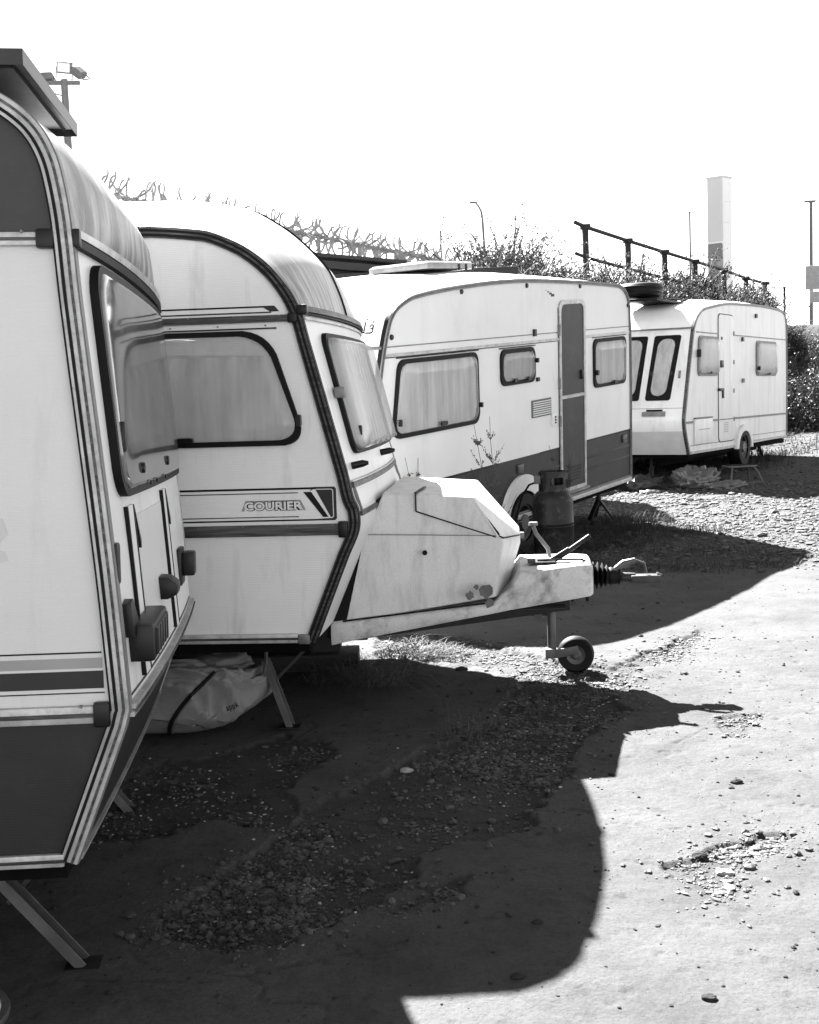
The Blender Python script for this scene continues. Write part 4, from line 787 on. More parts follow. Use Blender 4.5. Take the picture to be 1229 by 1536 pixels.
for u, z in ((-.30, 1.83), (.36, 2.19), (-.28, 1.24)): v.strip('marker', 'black_plastic' if z > 1.3 else 'dull_metal', u - .035, u + .035, z - .03, z + .03, .025)
lh = B().box2(-2.37, -1.68, -.03, .001, .41, .745).build('locker_hatch', 'c4_white', R4, bevel=.015, label='square locker hatch with moulded edge'); v.strip('hatch_lip', 'dull_metal', -2.37, -1.68, .748, .765, .03, parent=lh); v.strip('recess_line', 'stripe_mid', -2.25, -1.8, .60, .61, .033, parent=lh)
n = 16; o_ = [(-.285 + .385 * math.cos(math.pi * k / n), .27 + .34 * math.sin(math.pi * k / n)) for k in range(n + 1)]; i_ = [(-.27 + .30 * math.cos(math.pi * k / n), .27 + .25 * math.sin(math.pi * k / n)) for k in range(n + 1)]
wa = B().ring(mside, o_, i_, -.002, .045).build('wheel_arch', 'c4_white', R4, angle=40); B().plate(mside, i_, .002, .006).build('arch_opening', 'underside', wa)
v.wheel(-.30, .05, .29)
for ta, tb, ba, bb in ((.141, .496, .206, .537), (.585, .96, .622, .99), (1.09, 1.50, 1.10, 1.50)):
    # front windows seen from inside the frame: dark border, curtain, clear pane
    fw = rquad((ta, 1.845), (tb, 1.845), (bb, 1.0), (ba, 1.0), .03, 4, 6); inn = rquad((ta + .06, 1.80), (tb - .06, 1.80), (bb - .055, 1.06), (ba + .065, 1.06), .09, 4, 6)
    w_ = B().ring(v.mfront, fw, inn, -.002, .012).build('window', 'rubber', R4, angle=50); B().dome(v.mfront, inn, [(1, .006), (.97, .02), (.6, .024)]).build('pane', 'pane', w_)
    rows = []
    for zz in np.linspace(1.065, 1.795, 6):
        lo, hi = span(inn, zz); rows.append([v.mfront(lo + (hi - lo) * k / 24, zz, .002 + .0015 * math.sin(k * 1.7)) for k in range(25)])
    B().loft(rows, closed=False).build('curtain', 'curtain', w_, angle=180, fix=False)
    B().box(tuple(v.mfront((ta + ba) / 2 + .04, 1.35, .02)), (.03, .03, .05)).build('catch', 'black_plastic', w_); B().box(tuple(v.mfront((tb + bb) / 2 - .04, 1.35, .02)), (.03, .03, .05)).build('catch', 'black_plastic', w_)
v.fstrip('gutter', 'dull_metal', .0, 2.08, 1.918, 1.94, .02); v.fstrip('fold_line', 'stripe_mid', .02, 2.08, .895, .903, .003)
hd = v.fstrip('front_handle', 'dull_metal', .25, .55, .80, .86, .035); v.fstrip('handle_recess', 'rubber', .29, .50, .862, .885, .02, parent=hd)
v.fstrip('sticker', 'logo_white', .25, .34, .655, .705, .002); v.fstrip('badge', 'dull_metal', .10, .13, 1.28, 1.38, .01)
v.fstrip('corner_outline', 'rubber', .76, .775, .5, .9, .004, n=2); v.fstrip('corner_outline', 'rubber', .70, .775, .895, .905, .004, n=2); v.fstrip('corner_outline', 'rubber', .72, .775, .495, .505, .004, n=2)
B().bar((-.1 + 1.5, .3, .33), (1.75, .3, .01), .05, .03).bar((1.62, .3, .33), (1.5, .3, .12), .03, .02).build('steady_leg', 'steel_dark', R4)
B().bar((-2.3, .6, .27), (-2.33, .6, .0), .045, .045).bar((-2.3, 1.5, .27), (-2.33, 1.5, .0), .045, .045).build('steady_leg', 'steel_dark', R4)
B().bar((-2.6, .9, .3), (-3.7, 1.05, .38), .06, .07).bar((-2.6, 1.2, .3), (-3.7, 1.05, .38), .06, .07).build('draw_bar', 'steel_dark', R4)

# ================================================================== smaller things
def wpt(root, l): return root.matrix_world @ Vector(l)
def gz_at(x, y): return float(ground_h(np.array([x]), np.array([y]))[0])
rot4 = R4.matrix_world.to_3x3()
def torus(b_, c, R, r, n=36, k=12, sq=1.35):
    pr = [(R + r * math.cos(2 * math.pi * i / k), r * sq * math.sin(2 * math.pi * i / k)) for i in range(k)]; b_.lathe(pr + [pr[0]], c, 'z', n, closed=True); return b_
p = wpt(R4, (-2.05, .85, 2.335))
t = thing('tyre', 'black tyre lying flat on the roof of the farthest caravan', 'tyre', p, rot4)
tb = torus(B(), (0, 0, .14), .24, .07).build('casing', 'rubber', t, angle=60)
for k in range(3): B().lathe([(.306, .085 + k * .045), (.312, .09 + k * .045), (.312, .10 + k * .045), (.306, .105 + k * .045)], (0, 0, 0), 'z', 36).build('tread', 'rubber', t)
p = wpt(R4, (-1.85, .75, 2.31)); o = B().box((0, 0, .02), (.95, .5, .03)).tube([(.2, -.2, .05), (.4, -.25, .06), (.6, -.2, .05), (.75, -.24, .09)], .018, 8).build('roof_tray', 'rubber', None, bevel=.008); o.matrix_world = Matrix.Translation(p) @ rot4.to_4x4(); tag(o, 'thin dark tray lying under the tyre on the caravan roof', 'tray')

# gas cylinder
cx, cy = 1.208, 10.162; cz = gz_at(cx, cy)
t = thing('gas_cylinder', 'scuffed dark gas cylinder standing behind the tow bar', 'gas cylinder', (cx, cy, cz))
r = .17
bd = B().lathe([(.02, .0), (.13, .0), (.135, .03), (.15, .045), (r - .004, .08), (r, .11), (r, .325), (r + .003, .33), (r + .003, .336), (r, .341), (r, .50), (r - .008, .55), (r - .035, .59), (r - .08, .615), (.03, .625), (.001, .626)], n=40).build('body', 'cylinder_paint', t, angle=50)
# collar with hand holes
co = B(); N = 48
for k in range(N):
    a0, a1 = 2 * math.pi * k / N, 2 * math.pi * (k + 1) / N; mid = math.degrees((a0 + a1) / 2) % 360
    for z0, z1 in ((.595, .655), (.655, .715), (.715, .765)):
        hole = (abs((mid - 285)) < 28 or abs(mid - 105) < 28) and z0 == .655
        gap = abs(mid - 195) < 16
        if hole or gap: continue
        ra, rb = .108, .116
        P = [(rr * math.cos(a), rr * math.sin(a), z) for z in (z0, z1) for rr in (ra, rb) for a in (a0, a1)]
        co.add(P, [(0, 1, 3, 2), (4, 6, 7, 5), (0, 4, 5, 1), (2, 3, 7, 6), (0, 2, 6, 4), (1, 5, 7, 3)])
co.build('collar', 'cylinder_paint', t, angle=50)
B().tube([(0, 0, .62), (0, 0, .70)], .02, 10).tube([(0, 0, .675), (-.10, -.02, .675), (-.14, -.03, .68)], .016, 8).box((-.13, -.03, .70), (.05, .04, .07)).build('valve', 'galvanised', t, bevel=.006)
h = B().tube([(-.14, -.03, .68), (-.20, -.04, .66), (-.26, .0, .56), (-.31, .05, .38), (-.36, .12, .2), (-.42, .25, .1)], .009, 8).tube([(-.155, -.10, .32), (-.158, -.1, .36)], .012, 8).build('hose', 'rubber', None); h.matrix_world = t.matrix_world.copy(); tag(h, 'black gas hose hanging from the cylinder valve towards the caravan', 'hose')
B().lathe([(r + .001, .30), (r + .004, .304), (r + .004, .312), (r + .001, .316)], n=40, closed=True).build('weld_seam', 'steel_dark', t)
# axle stand under the rear corner of the third caravan
cx, cy = 2.0, 12.75; cz = gz_at(cx, cy)
t = thing('axle_stand', 'dark axle stand propping the rear of the caravan with the dark door', 'axle stand', (cx, cy, cz), Matrix.Rotation(rad(20), 3, 'Z'))
B().tube([(0, 0, .14), (0, 0, .36)], .026, 10).tube([(0, 0, .36), (0, 0, .375)], .055, 10).build('column', 'steel_dark', t)
for a in (80, 200, 320): B().bar((0, 0, .22), (.15 * math.cos(rad(a)), .15 * math.sin(rad(a)), .008), .05, .02).build('leg', 'steel_dark', t)

# woven sack under the second caravan
from mathutils.bvhtree import BVHTree
bm = bmesh.new(); bmesh.ops.create_icosphere(bm, subdivisions=6, radius=1.0)
co = np.array([q.co.normalized()[:] for q in bm.verts]); X, Y, Z = co.T; e = lambda a, k: np.sign(a) * np.abs(a) ** k
px_, pz_ = X * 2.2 + 3, Z * 2 + Y * 1.6
lump = fbm(px_, pz_, 1.2, 3, 50)
crease = (1 - np.abs(2 * vnoise(X * 2.3 + Z * 2.6 + 9, Z * 1.1 - X * 1.2 + Y + 4, 52) - 1)) ** 4 * .085 + (1 - np.abs(2 * vnoise(X * 5.5 - Z * 3 + 2, Z * 4.5 + X * 2.2 + Y * 3, 53) - 1)) ** 3 * .05 + (1 - np.abs(2 * vnoise(X * 11 + Z * 9, Z * 10 - X * 6 + Y * 7, 54) - 1)) ** 2 * .02
k = 1 + .22 * lump + crease - .04
low = np.clip(-Z - .1, 0, 1); hi = np.clip(Z, 0, 1)
PX = e(X, .5) * .50 * k * (1 - .30 * low * (X > 0) - .08 * low - .10 * hi ** 3); PY = e(Y, .6) * .26 * k * (1 - .28 * low) - .05 * hi * 0
PZ = (e(Z, .5) * .5 + .5) * (.355 + .05 * lump + .03 * np.sin(X * 3 + 1)) + crease * .5 * (1 - np.abs(Z))
for i_, q in enumerate(bm.verts): q.co = (PX[i_], PY[i_], PZ[i_])
tree = BVHTree.FromBMesh(bm)
me = bpy.data.meshes.new('sack_cloth'); bm.to_mesh(me); bm.free(); me.materials.append(MATS['woven']); me.polygons.foreach_set('use_smooth', [True] * len(me.polygons))
sx, sy = -1.245, 5.72
sk = thing('woven_sack', 'bulging woven plastic rubble sack on the ground under the lettered caravan', 'sack', (sx, sy, gz_at(sx, sy) - .01), Matrix.Rotation(rad(-8), 3, 'Z'))
o = bpy.data.objects.new('sack_cloth', me); COL.objects.link(o); o.parent = sk
def on_sack(x, z, d=.003):
    h = tree.ray_cast(Vector((x, -2, z)), Vector((0, 1, 0))); return (h[0] + h[1] * d) if h[0] is not None else Vector((x, -.2, z))
def strap_pts(dx): return [on_sack(.09 + dx + .27 * t - .03 * math.sin(t * 3.1), .02 + .315 * t) for t in np.linspace(0, 1, 18)]
B().tube(strap_pts(0), .009, 6).build('strap', 'ink', sk); B().tube(strap_pts(.016), .005, 6).build('strap', 'dull_metal', sk)
me = text_mesh('appk', 1.0, offset=.01)
place_text('print', me, 'ink', sk, lambda x, y, z: on_sack(.40 + x * .030 - y * .010, .150 + y * .04 + x * .010, .002))
# boards stored under the second caravan
for k, (x0, x1, yy, z0, th, dy, lab) in enumerate([(-3.0, -.32, 6.75, .0, .09, .0, 'lowest dark board of the pile under the lettered caravan'), (-3.1, -.42, 6.78, .092, .08, .02, 'second board up in the dark pile under the lettered caravan'), (-2.9, -.26, 6.73, .175, .075, -.02, 'third board up in the dark pile under the lettered caravan'), (-3.2, -.5, 6.77, .252, .10, .0, 'topmost dark board of the pile under the lettered caravan')]):
    zg = max(gz_at(x0, yy), gz_at(x1, yy)); o = B().bar((x0, yy, zg + z0 + th / 2), (x1, yy + dy, zg + z0 + th / 2), .22, th).build('timber_board', 'timber_dark', None, bevel=.004); tag(o, lab, 'board', 'boards stored under the caravan')
# step stool and the rubbish under the farthest caravan
cx, cy = 4.34, 15.82; cz = gz_at(cx, cy)
t = thing('step_stool', 'small metal step stool standing by the wheel of the farthest caravan', 'step stool', (cx, cy, cz), Matrix.Rotation(rad(8), 3, 'Z'))
st = B().box((0, .02, .215), (.40, .24, .022)).build('tread', 'galvanised', t, bevel=.01)
for k in range(5): B().box((0, -.07 + k * .045, .228), (.36, .012, .006)).build('grip_rib', 'rubber', st)
for sx_ in (-1, 1):
    B().tube([(sx_ * .17, .14, .2), (sx_ * .19, .2, .15), (sx_ * .225, .24, .012)], .013, 8).build('leg', 'galvanised', t); B().tube([(sx_ * .15, -.09, .2), (sx_ * .18, -.15, .14), (sx_ * .215, -.2, .012)], .013, 8).build('leg', 'galvanised', t)
B().tube([(-.215, -.2, .013), (.215, -.2, .013)], .011, 8).build('cross_bar', 'galvanised', t)
def crumple(name, c, sc, seed, m, label, cat):
    bm = bmesh.new(); bmesh.ops.create_icosphere(bm, subdivisions=4, radius=1.0)
    for q in bm.verts:
        n = q.co.normalized(); a = np.array([n.x * 2 + seed]); b_ = np.array([n.z * 2 + n.y * 1.3]); r_ = (1 - abs(2 * float(vnoise(a * 1.7, b_ * 1.7, seed)[0]) - 1)) ** 2 * .35 + (1 - abs(2 * float(vnoise(a * 4, b_ * 4, seed + 1)[0]) - 1)) ** 2 * .16
        k = .72 + r_; q.co = Vector((n.x * k * sc[0], n.y * k * sc[1], max(0, n.z * .5 + .45) * k * sc[2]))
    me = bpy.data.meshes.new(name); bm.to_mesh(me); bm.free(); me.materials.append(MATS[m]); me.polygons.foreach_set('use_smooth', [True] * len(me.polygons)); o = bpy.data.objects.new(name, me); COL.objects.link(o)
    o.location = (c[0], c[1], gz_at(c[0], c[1]) - .015); return tag(o, label, cat)
crumple('plastic_bag', (3.62, 15.25), (.30, .2, .30), 3, 'bag_plastic', 'crumpled shiny plastic bag under the front corner of the farthest caravan', 'rubbish bag')
crumple('plastic_sheet', (3.93, 15.1), (.30, .16, .14), 12, 'bag_plastic', 'flattened pale plastic sheet lying between the crumpled bag and the step stool', 'plastic sheet')
crumple('plastic_bag', (2.95, 15.3), (.28, .2, .22), 21, 'grey_plastic', 'dark bag in the deep shade under the front of the farthest caravan', 'rubbish bag')
crumple('paper_scrap', (3.0, 14.95), (.14, .08, .06), 31, 'bag_plastic', 'pale scrap lying in front of the dark bag under the farthest caravan', 'litter')
# white tub at the lower left corner
t = thing('plastic_tub', 'white plastic tub cut by the lower left corner of the picture', 'tub', (-1.225, 2.87, gz_at(-1.225, 2.87)))
B().lathe([(.001, 0), (.12, 0), (.125, .01), (.15, .10), (.152, .105), (.144, .105), (.12, .015), (.001, .014)], n=40).build('shell', 'white_plastic', t, angle=40); B().lathe([(.149, .095), (.166, .095), (.168, .104), (.166, .112), (.146, .112)], n=40, closed=True).build('rim', 'galvanised', t, angle=40)
# larger loose stones lying on the hard surface
big = [(.73, 3.0, .017, 'angular dark stone on the sunlit ground, the nearest to the lower right corner'), (.33, 3.05, .0, ''), (.24, 3.16, .017, 'square dark chip on the sunlit ground near the point of the caravan shadow'), (1.24, 4.62, .018, 'dark stone on bare sunlit ground between the pothole and the hitch shadow'), (.98, 3.79, .024, 'long pale stone on the right rim of the pothole'), (.93, 3.93, .02, 'dark stone tucked under the edge of the pothole'), (.60, 4.20, .012, ''), (.33, 3.47, .014, 'small black stone alone in the shade left of the shadow edge'), (-.06, 4.93, .022, 'pale rounded stone in the shade at the head of the gravel strip'), (.74, 5.42, .03, 'rounded cobble in the shaded gravel below the jockey wheel'), (.25, 6.5, .028, 'rounded stone at the edge of the sunlit gravel under the tow bar')]
for x, y, s_, lab in big:
    if s_ <= 0 or not lab: continue
    bm = bmesh.new(); bmesh.ops.create_icosphere(bm, subdivisions=3, radius=1)
    sd = int(x * 1000) % 97
    for q in bm.verts:
        n = q.co.copy(); k = 1 + .7 * float(fbm(np.array([n.x * 1.2 + sd]), np.array([n.y * 1.2 + n.z]), 1.1, 3, sd)[0]); q.co = Vector((n.x * s_ * 1.25 * k, n.y * s_ * .85 * k, n.z * s_ * .55 * k))
    me = bpy.data.meshes.new('stone'); bm.to_mesh(me); bm.free(); me.materials.append(MATS['stone_pale' if 'pale' in lab else 'stone_backlit']); o = bpy.data.objects.new('stone', me); COL.objects.link(o); o.location = (x, y, gz_at(x, y) + s_ * .25); tag(o, lab, 'stone')

# ================================================================== weeds standing in front of the third caravan
def weed(loc, h, seed, label, spread=.5):
    rr = random.Random(seed); t = thing('dry_weed', label, 'weed', (loc[0], loc[1], gz_at(*loc))); b_ = B(); sd = B()
    for s_ in range(3 if spread > .3 else 5):
        a = rr.uniform(0, 6.28); ln = h * rr.uniform(.6, 1.0) if s_ else h; dx, dy = math.cos(a) * .12 * ln, math.sin(a) * .12 * ln; pts = [Vector((dx * q * q + .02 * math.sin(q * 5 + s_), dy * q * q, ln * q)) for q in np.linspace(0, 1, 8)]; b_.tube(pts, [.0045 - .0004 * k for k in range(8)], 5)
        for k in range(int(14 * ln / .6)):
            q = rr.uniform(.35, 1.0); p0 = pts[min(7, int(q * 7))]; a2 = rr.uniform(0, 6.28); l2 = (1.05 - q) * spread * ln * rr.uniform(.4, 1) + .02; p1 = p0 + Vector((math.cos(a2) * l2 * .5, math.sin(a2) * l2 * .5, l2 * .75)); b_.tube([p0, (p0 + p1) / 2 + Vector((0, 0, -.004)), p1], .0016, 4)
            for j in range(5):
                c = p0.lerp(p1, rr.uniform(.3, 1)) + Vector((rr.gauss(0, .006), rr.gauss(0, .006), rr.gauss(0, .006))); sd.box(c, (.006, .006, .009))
    b_.build('stem', 'twig', t); o = sd.build('seed_heads', 'twig', t); o['kind'] = 'stuff'; return t
weed((.66, 9.3), 1.26, 3, 'tall branching dry weed standing left of the gas cylinder against the white caravan side', .5)
weed((.09, 9.0), 1.0, 5, 'narrow dry seed stalks rising behind the gas locker lid', .12)
weed((.25, 8.8), .78, 8, 'short dry stalk just right of the seed stalks behind the gas locker', .12)
weed((1.33, 10.2), .98, 12, 'thin wispy stalk beside the dark caravan door', .14)
# ================================================================== shed behind the third caravan
t = thing('shed', 'long low dark timber shed behind the caravans under the spiked fence', 'shed', (-1.4, 15.2, 0))
for k in range(12): B().box((-.2 + k * .255, 0, 1.36), (.249, .03, 2.72)).build('board', 'timber_dark', t)
B().box((1.25, .75, 2.785), (3.2, 1.6, .05)).build('roof', 'timber_dark', t); B().box((1.25, -.05, 2.765), (3.2, .04, .11)).build('fascia', 'timber_dark', t, bevel=.004)
B().box((1.2, 1.5, 1.36), (3.0, .04, 2.7)).box((-.3, .75, 1.36), (.04, 1.46, 2.7)).box((2.7, .75, 1.36), (.04, 1.46, 2.7)).build('wall', 'timber_dark', t)
rp = B().bar((-1.2, .1, 3.16), (1.45, .1, 2.83), .09, .16, (0, 1, 0)).bar((-1.2, 1.3, 3.16), (1.45, 1.3, 2.83), .09, .16, (0, 1, 0)).build('rafter', 'timber_dark', t)
B().plate(lambda a, b_, d: Vector((a, .14 + d, b_)), [(-1.2, 3.1), (1.3, 2.79), (-1.2, 2.79)], 0, .03).build('gable_board', 'timber_dark', t, smooth=False)
B().bar((-1.25, .7, 3.27), (1.5, .7, 2.93), 1.5, .04, (0, 0, 1)).build('lean_to_roof', 'timber_dark', t); B().box2(-1.2, -1.1, .08, .18, 0, 3.08).build('post', 'timber_dark', t)
# ================================================================== security fence with rotating spikes
A0, A1 = Vector((-4.6, 17.2, 4.33)), Vector((2.6, 31.8, 3.93)); dv = (A1 - A0); L = dv.length; dn = dv.normalized(); sdv = Vector((-dn.y, dn.x, 0)).normalized(); upv = dn.cross(sdv); upv = upv if upv.z > 0 else -upv
t = thing('spiked_fence', 'galvanised security fence topped with a row of curved rotating spikes', 'fence', (A0.x, A0.y, gz_at(A0.x, A0.y)))
b0 = Vector(t.location)
B().tube([A0 - b0, A1 - b0], .028, 8).build('spindle', 'fence_metal', t)
for k in range(10):
    p = A0 + dv * (k + .3) / 10; zb = gz_at(p.x, p.y); B().box2(p.x - b0.x - .035, p.x - b0.x + .035, p.y - b0.y - .02, p.y - b0.y + .02, zb - .2 - b0.z, p.z - b0.z).build('post', 'fence_metal', t)
def spike_mesh():
    b_ = B()
    for k in range(5):
        a = 2 * math.pi * k / 5; tl = .5 if k % 2 else -.5; rg = []
        for q in np.linspace(0, 1, 7):
            rr_ = .03 + .30 * q; c = .13 * math.sin(q * 2.2) * (1 if k % 2 else -1); ax = tl * .22 * q; w_ = .032 * (1 - .72 * q)
            ct = Vector((ax, rr_ * math.cos(a) - c * math.sin(a), rr_ * math.sin(a) + c * math.cos(a))); tn = Vector((0, -math.sin(a), math.cos(a)))
            rg.append([ct + tn * w_ + Vector((.005, 0, 0)), ct - tn * w_ + Vector((.005, 0, 0)), ct - tn * w_ - Vector((.005, 0, 0)), ct + tn * w_ - Vector((.005, 0, 0))])
        b_.loft(rg)
    return b_.tube([(-.05, 0, 0), (.05, 0, 0)], .045, 8)
sp0 = spike_mesh().build('spike_wheel', 'fence_metal', t, smooth=False)
n = int(L / .21); frame = Matrix((dn, sdv, upv)).transposed()
for k in range(n):
    p = A0 + dv * (k + .5) / n - b0; mx = Matrix.Translation(p) @ (frame @ Matrix.Rotation(random.uniform(0, 6.28), 3, 'X') @ Matrix.Rotation(random.uniform(-.25, .25), 3, 'Z')).to_4x4()
    if k == 0: sp0.matrix_basis = mx
    else: inst(sp0, t, mx)
# ================================================================== dark tube railing on top of the bank
RP = [(3.748, 24.8, 4.263), (4.984, 26.9, 4.146), (6.205, 28.9, 4.034), (7.42, 31.0, 3.943), (8.662, 33.0, 3.83), (9.836, 35.1, 3.717), (11.007, 37.2, 3.656)]
t = thing('tube_railing', 'dark post and tube railing running along the top of the overgrown bank', 'railing', (RP[0][0], RP[0][1], gz_at(RP[0][0], RP[0][1]))); b0 = Vector(t.location)
for k, p in enumerate(RP):
    zb = gz_at(p[0], p[1]); po = B().box2(p[0] - b0.x - .06, p[0] - b0.x + .06, p[1] - b0.y - .06, p[1] - b0.y + .06, zb - .3 - b0.z, p[2] - .02 - b0.z).build('post', 'fence_dark', t, bevel=.01); B().box((p[0] - b0.x, p[1] - b0.y, p[2] - b0.z), (.2, .2, .1)).build('clamp', 'fence_dark', po, bevel=.02)
e0 = Vector((RP[0][0] - .25, RP[0][1] - .4, RP[0][2] + .05))
for dz, rr_ in ((0, .042), (-.60, .036)):
    B().tube([e0 - b0 + Vector((0, 0, dz))] + [Vector(p) - b0 + Vector((0, 0, dz)) for p in RP], rr_, 8).build('rail', 'fence_dark', t)

# ================================================================== bramble thicket on the bank
def leaf_cloud(n, rx, ry, rz, seed, lf=.05):
    g = np.random.default_rng(seed); d = g.normal(size=(n, 3)); d /= np.linalg.norm(d, axis=1)[:, None]; r_ = g.uniform(.25, 1.05, n) ** .6
    lump = .75 + .5 * np.array([float(x) for x in fbm(d[:, 0] * 2 + 5 + seed, d[:, 2] * 2 + d[:, 1] * 2, 1.2, 3, seed)])
    P = d * (r_ * (.55 * lump + .45))[:, None] * np.array([rx, ry, rz]); P[:, 2] = np.abs(P[:, 2]) * 1.0
    a = g.normal(size=(n, 3)); a /= np.linalg.norm(a, axis=1)[:, None]; b_ = np.cross(a, g.normal(size=(n, 3))); b_ /= np.linalg.norm(b_, axis=1)[:, None] + 1e-9
    s_ = lf * g.uniform(.45, 1.2, n)[:, None]; V_ = np.stack([P - a * s_, P + b_ * s_ * .55, P + a * s_, P - b_ * s_ * .55], 1).reshape(-1, 3); F_ = (np.arange(n) * 4)[:, None] + np.arange(4)[None]
    return V_, F_
def bush_proto(seed, m='leaf', n=5200, rx=1.0, ry=.8, rz=1.0, twigs=34, lf=.034):
    V_, F_ = leaf_cloud(n, rx, ry, rz, seed, lf); rr = random.Random(seed); st = B(); ex = []
    for k in range(twigs):
        a = rr.uniform(0, 6.28); el = rr.uniform(.5, 1.45); ln = rr.uniform(.8, 1.45) * rz; p = Vector((rr.uniform(-.4, .4) * rx, rr.uniform(-.4, .4) * ry, 0)); pts = [p]
        dr = Vector((math.cos(a) * math.cos(el), math.sin(a) * math.cos(el), math.sin(el)))
        for q in range(6): dr = (dr + Vector((rr.gauss(0, .12), rr.gauss(0, .12), -.03))).normalized(); p = p + dr * ln / 6; pts.append(p)
        st.tube(pts, [.022, .019, .016, .013, .010, .008, .005], 5)
        for q in range(2, 7):
            for j in range(7):
                c = pts[q] + Vector((rr.gauss(0, .038), rr.gauss(0, .038), rr.gauss(0, .038))); ex.append(c)
    a = np.array([c[:] for c in ex]); nn = len(a); g = np.random.default_rng(seed + 5); u_ = g.normal(size=(nn, 3)); u_ /= np.linalg.norm(u_, axis=1)[:, None]; w_ = np.cross(u_, g.normal(size=(nn, 3))); w_ /= np.linalg.norm(w_, axis=1)[:, None]
    s_ = lf * g.uniform(.5, 1.1, nn)[:, None]; V2 = np.stack([a - u_ * s_, a + w_ * s_ * .5, a + u_ * s_, a - w_ * s_ * .5], 1).reshape(-1, 3); F2 = (np.arange(nn) * 4)[:, None] + np.arange(4)[None] + len(V_)
    o = thing('bramble_bush', '', 'bush'); l_ = fast_mesh('foliage', np.concatenate([V_, V2]), np.concatenate([F_, F2]), m); l_.parent = o; s2 = st.build('stems', 'twig', o); return o
def put(proto, x, y, sc, label, group=None, first=False, dz=-.1):
    c = proto if first else inst(proto, None)
    if not first:
        for ch in proto.children: k = inst(ch, c)
    c.matrix_world = Matrix.Translation((x, y, gz_at(x, y) + dz)) @ Matrix.Rotation(random.uniform(0, 6.28), 4, 'Z') @ Matrix.Diagonal((sc, sc, sc * random.uniform(.85, 1.1), 1)); return tag(c, label, 'bush', group)
protos = [bush_proto(101), bush_proto(102, 'leaf_dark', rz=1.25), bush_proto(103, n=4200, rx=1.2), bush_proto(104, n=3200, rz=1.4, twigs=44)]
used = [False] * 4; GL = 'brambles covering the bank behind the caravans'
def add_bush(i, x, y, sc, label='leafy bramble bush in the tangled thicket covering the bank', group=GL, dz=-.1):
    f = not used[i]; used[i] = True; return put(protos[i], x, y, sc, label, group, f, dz)
for k in range(30):
    s_ = k / 29; t_ = -5.2 + 18.5 * s_ + random.uniform(-.3, .3)
    for off in (-.1, -1.0, -1.8):
        q = FO + FD * t_ + FN * (off + random.uniform(-.25, .25)); add_bush(random.choice((0, 1, 2, 3)) if k or off > -.5 else k % 4, q[0], q[1], random.uniform(.75, 1.15) * (.92 if t_ < 3 else .98))
db = bush_proto(120, 'leaf_dark', 7000, 1.2, .9, 1.2, 24)
put(db, 8.6, 25.6, 1.25, 'dark dense bush just right of the farthest caravan', None, True)
d2 = put(db, 9.9, 28.6, 1.15, 'dark bush behind the dense one at the right of the farthest caravan')
for x, y, sc in ((10.9, 31.0, 1.0), (12.2, 34, 1.1), (13.6, 37, 1.2), (15.2, 40.2, 1.2), (16.5, 43, 1.3), (18.5, 46, 1.3), (9.4, 27.4, .7), (20.5, 50, 1.4)): add_bush(random.randrange(4), x, y, sc, 'pale leafy bush at the foot of the bank by the right edge', 'pale bushes beyond the farthest caravan')

# ================================================================== masts, lamps, poles, tower
t = thing('floodlight_mast', 'grey mast with floodlights on a cross arm at the upper left', 'floodlight mast', (-5.75, 22, gz_at(-5.75, 22))); zb = t.location.z; top = 6.86 - zb
B().tube([(0, 0, -.2), (.05, 0, top)], [.085, .06], 10).build('pole', 'pole_grey', t); B().bar((-.75, 0, top - .02), (.32, 0, top - .06), .08, .06).build('cross_arm', 'pole_grey', t)
def flood(p, R, name='floodlight', lens=True):
    f_ = B().box(p, (.26, .12, .2), R).build(name, 'pole_grey', t, bevel=.015)
    B().box(Vector(p) + R @ Vector((0, -.063, 0)), (.21, .012, .15), R).build('glass', 'cladding_pale' if lens else 'window_far', f_); B().tube([Vector(p) + R @ Vector((-.14, 0, .0)), Vector(p) + R @ Vector((-.14, 0, -.18)), Vector(p) + R @ Vector((.14, 0, -.18)), Vector(p) + R @ Vector((.14, 0, 0))], .012, 6).build('bracket', 'pole_grey', f_)
flood((.08, -.02, top + .2), Matrix.Rotation(rad(8), 3, 'Y') @ Matrix.Rotation(rad(12), 3, 'X')); flood((.30, .05, top + .12), Matrix.Rotation(rad(-50), 3, 'Y') @ Matrix.Rotation(rad(70), 3, 'Z'), lens=False); flood((-.28, .05, top + .06), Matrix.Rotation(rad(80), 3, 'X'), lens=False)
B().tube([(-.75, 0, top - .02), (-.5, 0, top - .14), (-.2, 0, top - .2), (.04, 0, top - .28)], .01, 5).build('cable', 'rubber', t)
t = thing('street_lamp', 'distant street lamp with a curved arm above the thicket', 'street lamp', (3.42, 48, gz_at(3.42, 48))); zb = t.location.z
B().tube([(0, 0, -.2), (-.12, 0, 7.1 - zb), (-.17, 0, 7.45 - zb), (-.28, 0, 7.66 - zb), (-.36, 0, 7.74 - zb)], [.06, .045, .04, .035, .03], 8).build('pole', 'pole_grey', t); B().box((-.46, 0, 7.78 - zb), (.3, .14, .07)).build('lantern', 'pole_grey', t, bevel=.02)
t = thing('street_lamp', 'tall straight lamp post with a grey sign board at the right edge', 'street lamp', (15.0, 45, gz_at(15.0, 45))); zb = t.location.z
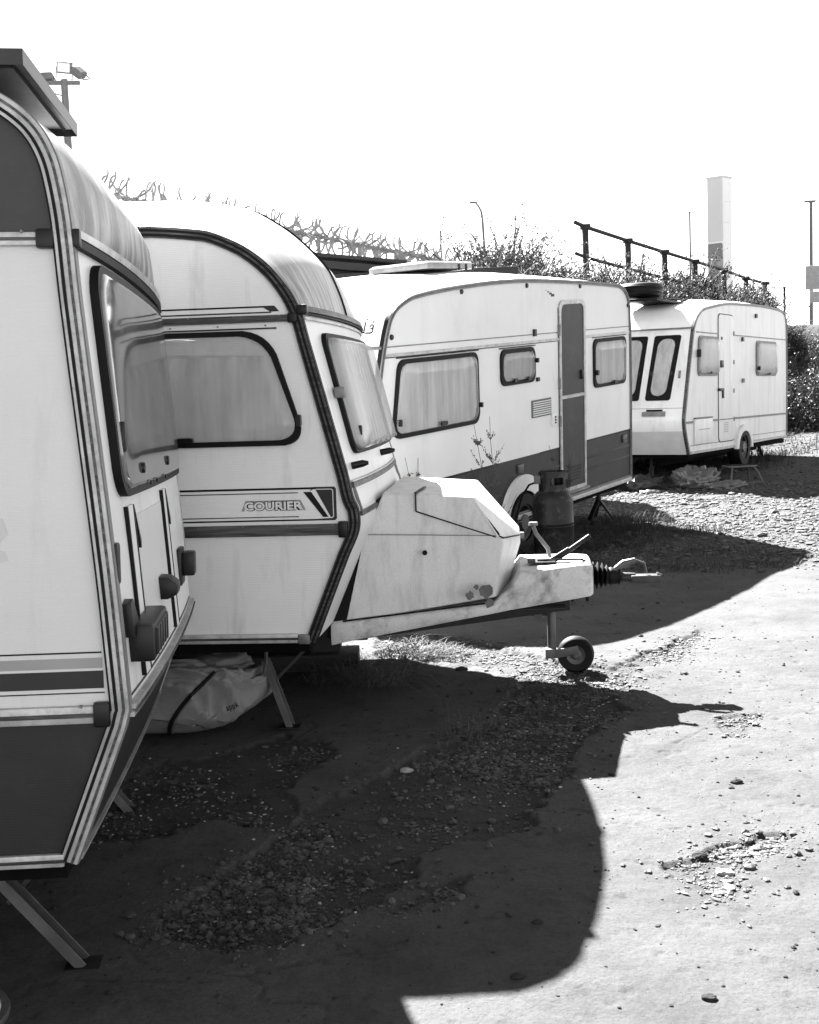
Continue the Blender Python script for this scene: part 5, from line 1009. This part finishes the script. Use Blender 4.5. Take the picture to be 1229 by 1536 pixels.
B().tube([(0, 0, -.2), (0, 0, 6.9 - zb)], [.075, .06], 10).build('pole', 'pole_grey', t); B().box((-.05, 0, 6.93 - zb), (.42, .16, .07)).build('lantern', 'pole_grey', t, bevel=.02); B().box((.08, -.12, 4.2 - zb), (.66, .03, .85)).build('sign_board', 'sign_back', t, bevel=.01); B().box((.08, -.12, 3.5 - zb), (.36, .03, .42)).build('sign_plate', 'sign_back', t, bevel=.01)
for x, y, z0, r_, lab in ((1.105, 32, 5.05, .022, 'short thin pole poking up between the spiked fence and the thicket'), (9.425, 40, 6.17, .03, 'tall thin pole left of the tower'), (11.84, 38, 3.55, .04, 'short dark post at the right end of the railing')):
    zb = gz_at(x, y); b_ = B().tube([(0, 0, -.2), (0, 0, z0 - zb)], r_, 8).lathe([(r_ * 1.3, z0 - zb - .02), (r_ * 1.3, z0 - zb + .02), (.001, z0 - zb + .03)], n=8).build('pole', 'fence_dark' if 'short dark' in lab else 'pole_grey'); b_.location = (x, y, zb); tag(b_, lab, 'pole')
t = thing('tower_building', 'tall slender clad tower rising behind the railing', 'tower', (31.4, 121, 0), Matrix.Rotation(rad(46), 3, 'Z'))
wd = 1.68; H_ = 18.3
B().box2(-wd / 2, wd / 2, -wd / 2, wd / 2, 0, H_).build('core', 'cladding_pale', t)
for k in range(4):
    z0 = H_ - 6.0 if k == 3 else k * 4.0; z1 = H_ if k == 3 else min((k + 1) * 4.0 - .06, H_ - 6.1)
    B().box2(-wd / 2 - .06, -wd / 2, -wd / 2 + .04, wd / 2 - .04, z0, z1).build('panel', 'cladding_shaded' if k == 3 else 'stripe_mid', t)  # top panel coloured darker as the tower's shaded left face
for z0 in (10.6, 8.4, 6.2): B().box2(-wd / 2 - .09, -wd / 2 - .05, -wd / 2 + .12, wd / 2 - .12, z0, z0 + 1.5).build('window', 'window_far', t)
for k in range(9): B().box2(-wd / 2 + .03, wd / 2 - .03, -wd / 2 - .05, -wd / 2, k * 2.0 + .05, k * 2.0 + 1.97).build('panel', 'cladding_pale', t)
B().box2(-wd / 2 - .1, wd / 2 + .05, -wd / 2 - .1, wd / 2 + .05, H_, H_ + .15).build('parapet', 'cladding_shaded', t)
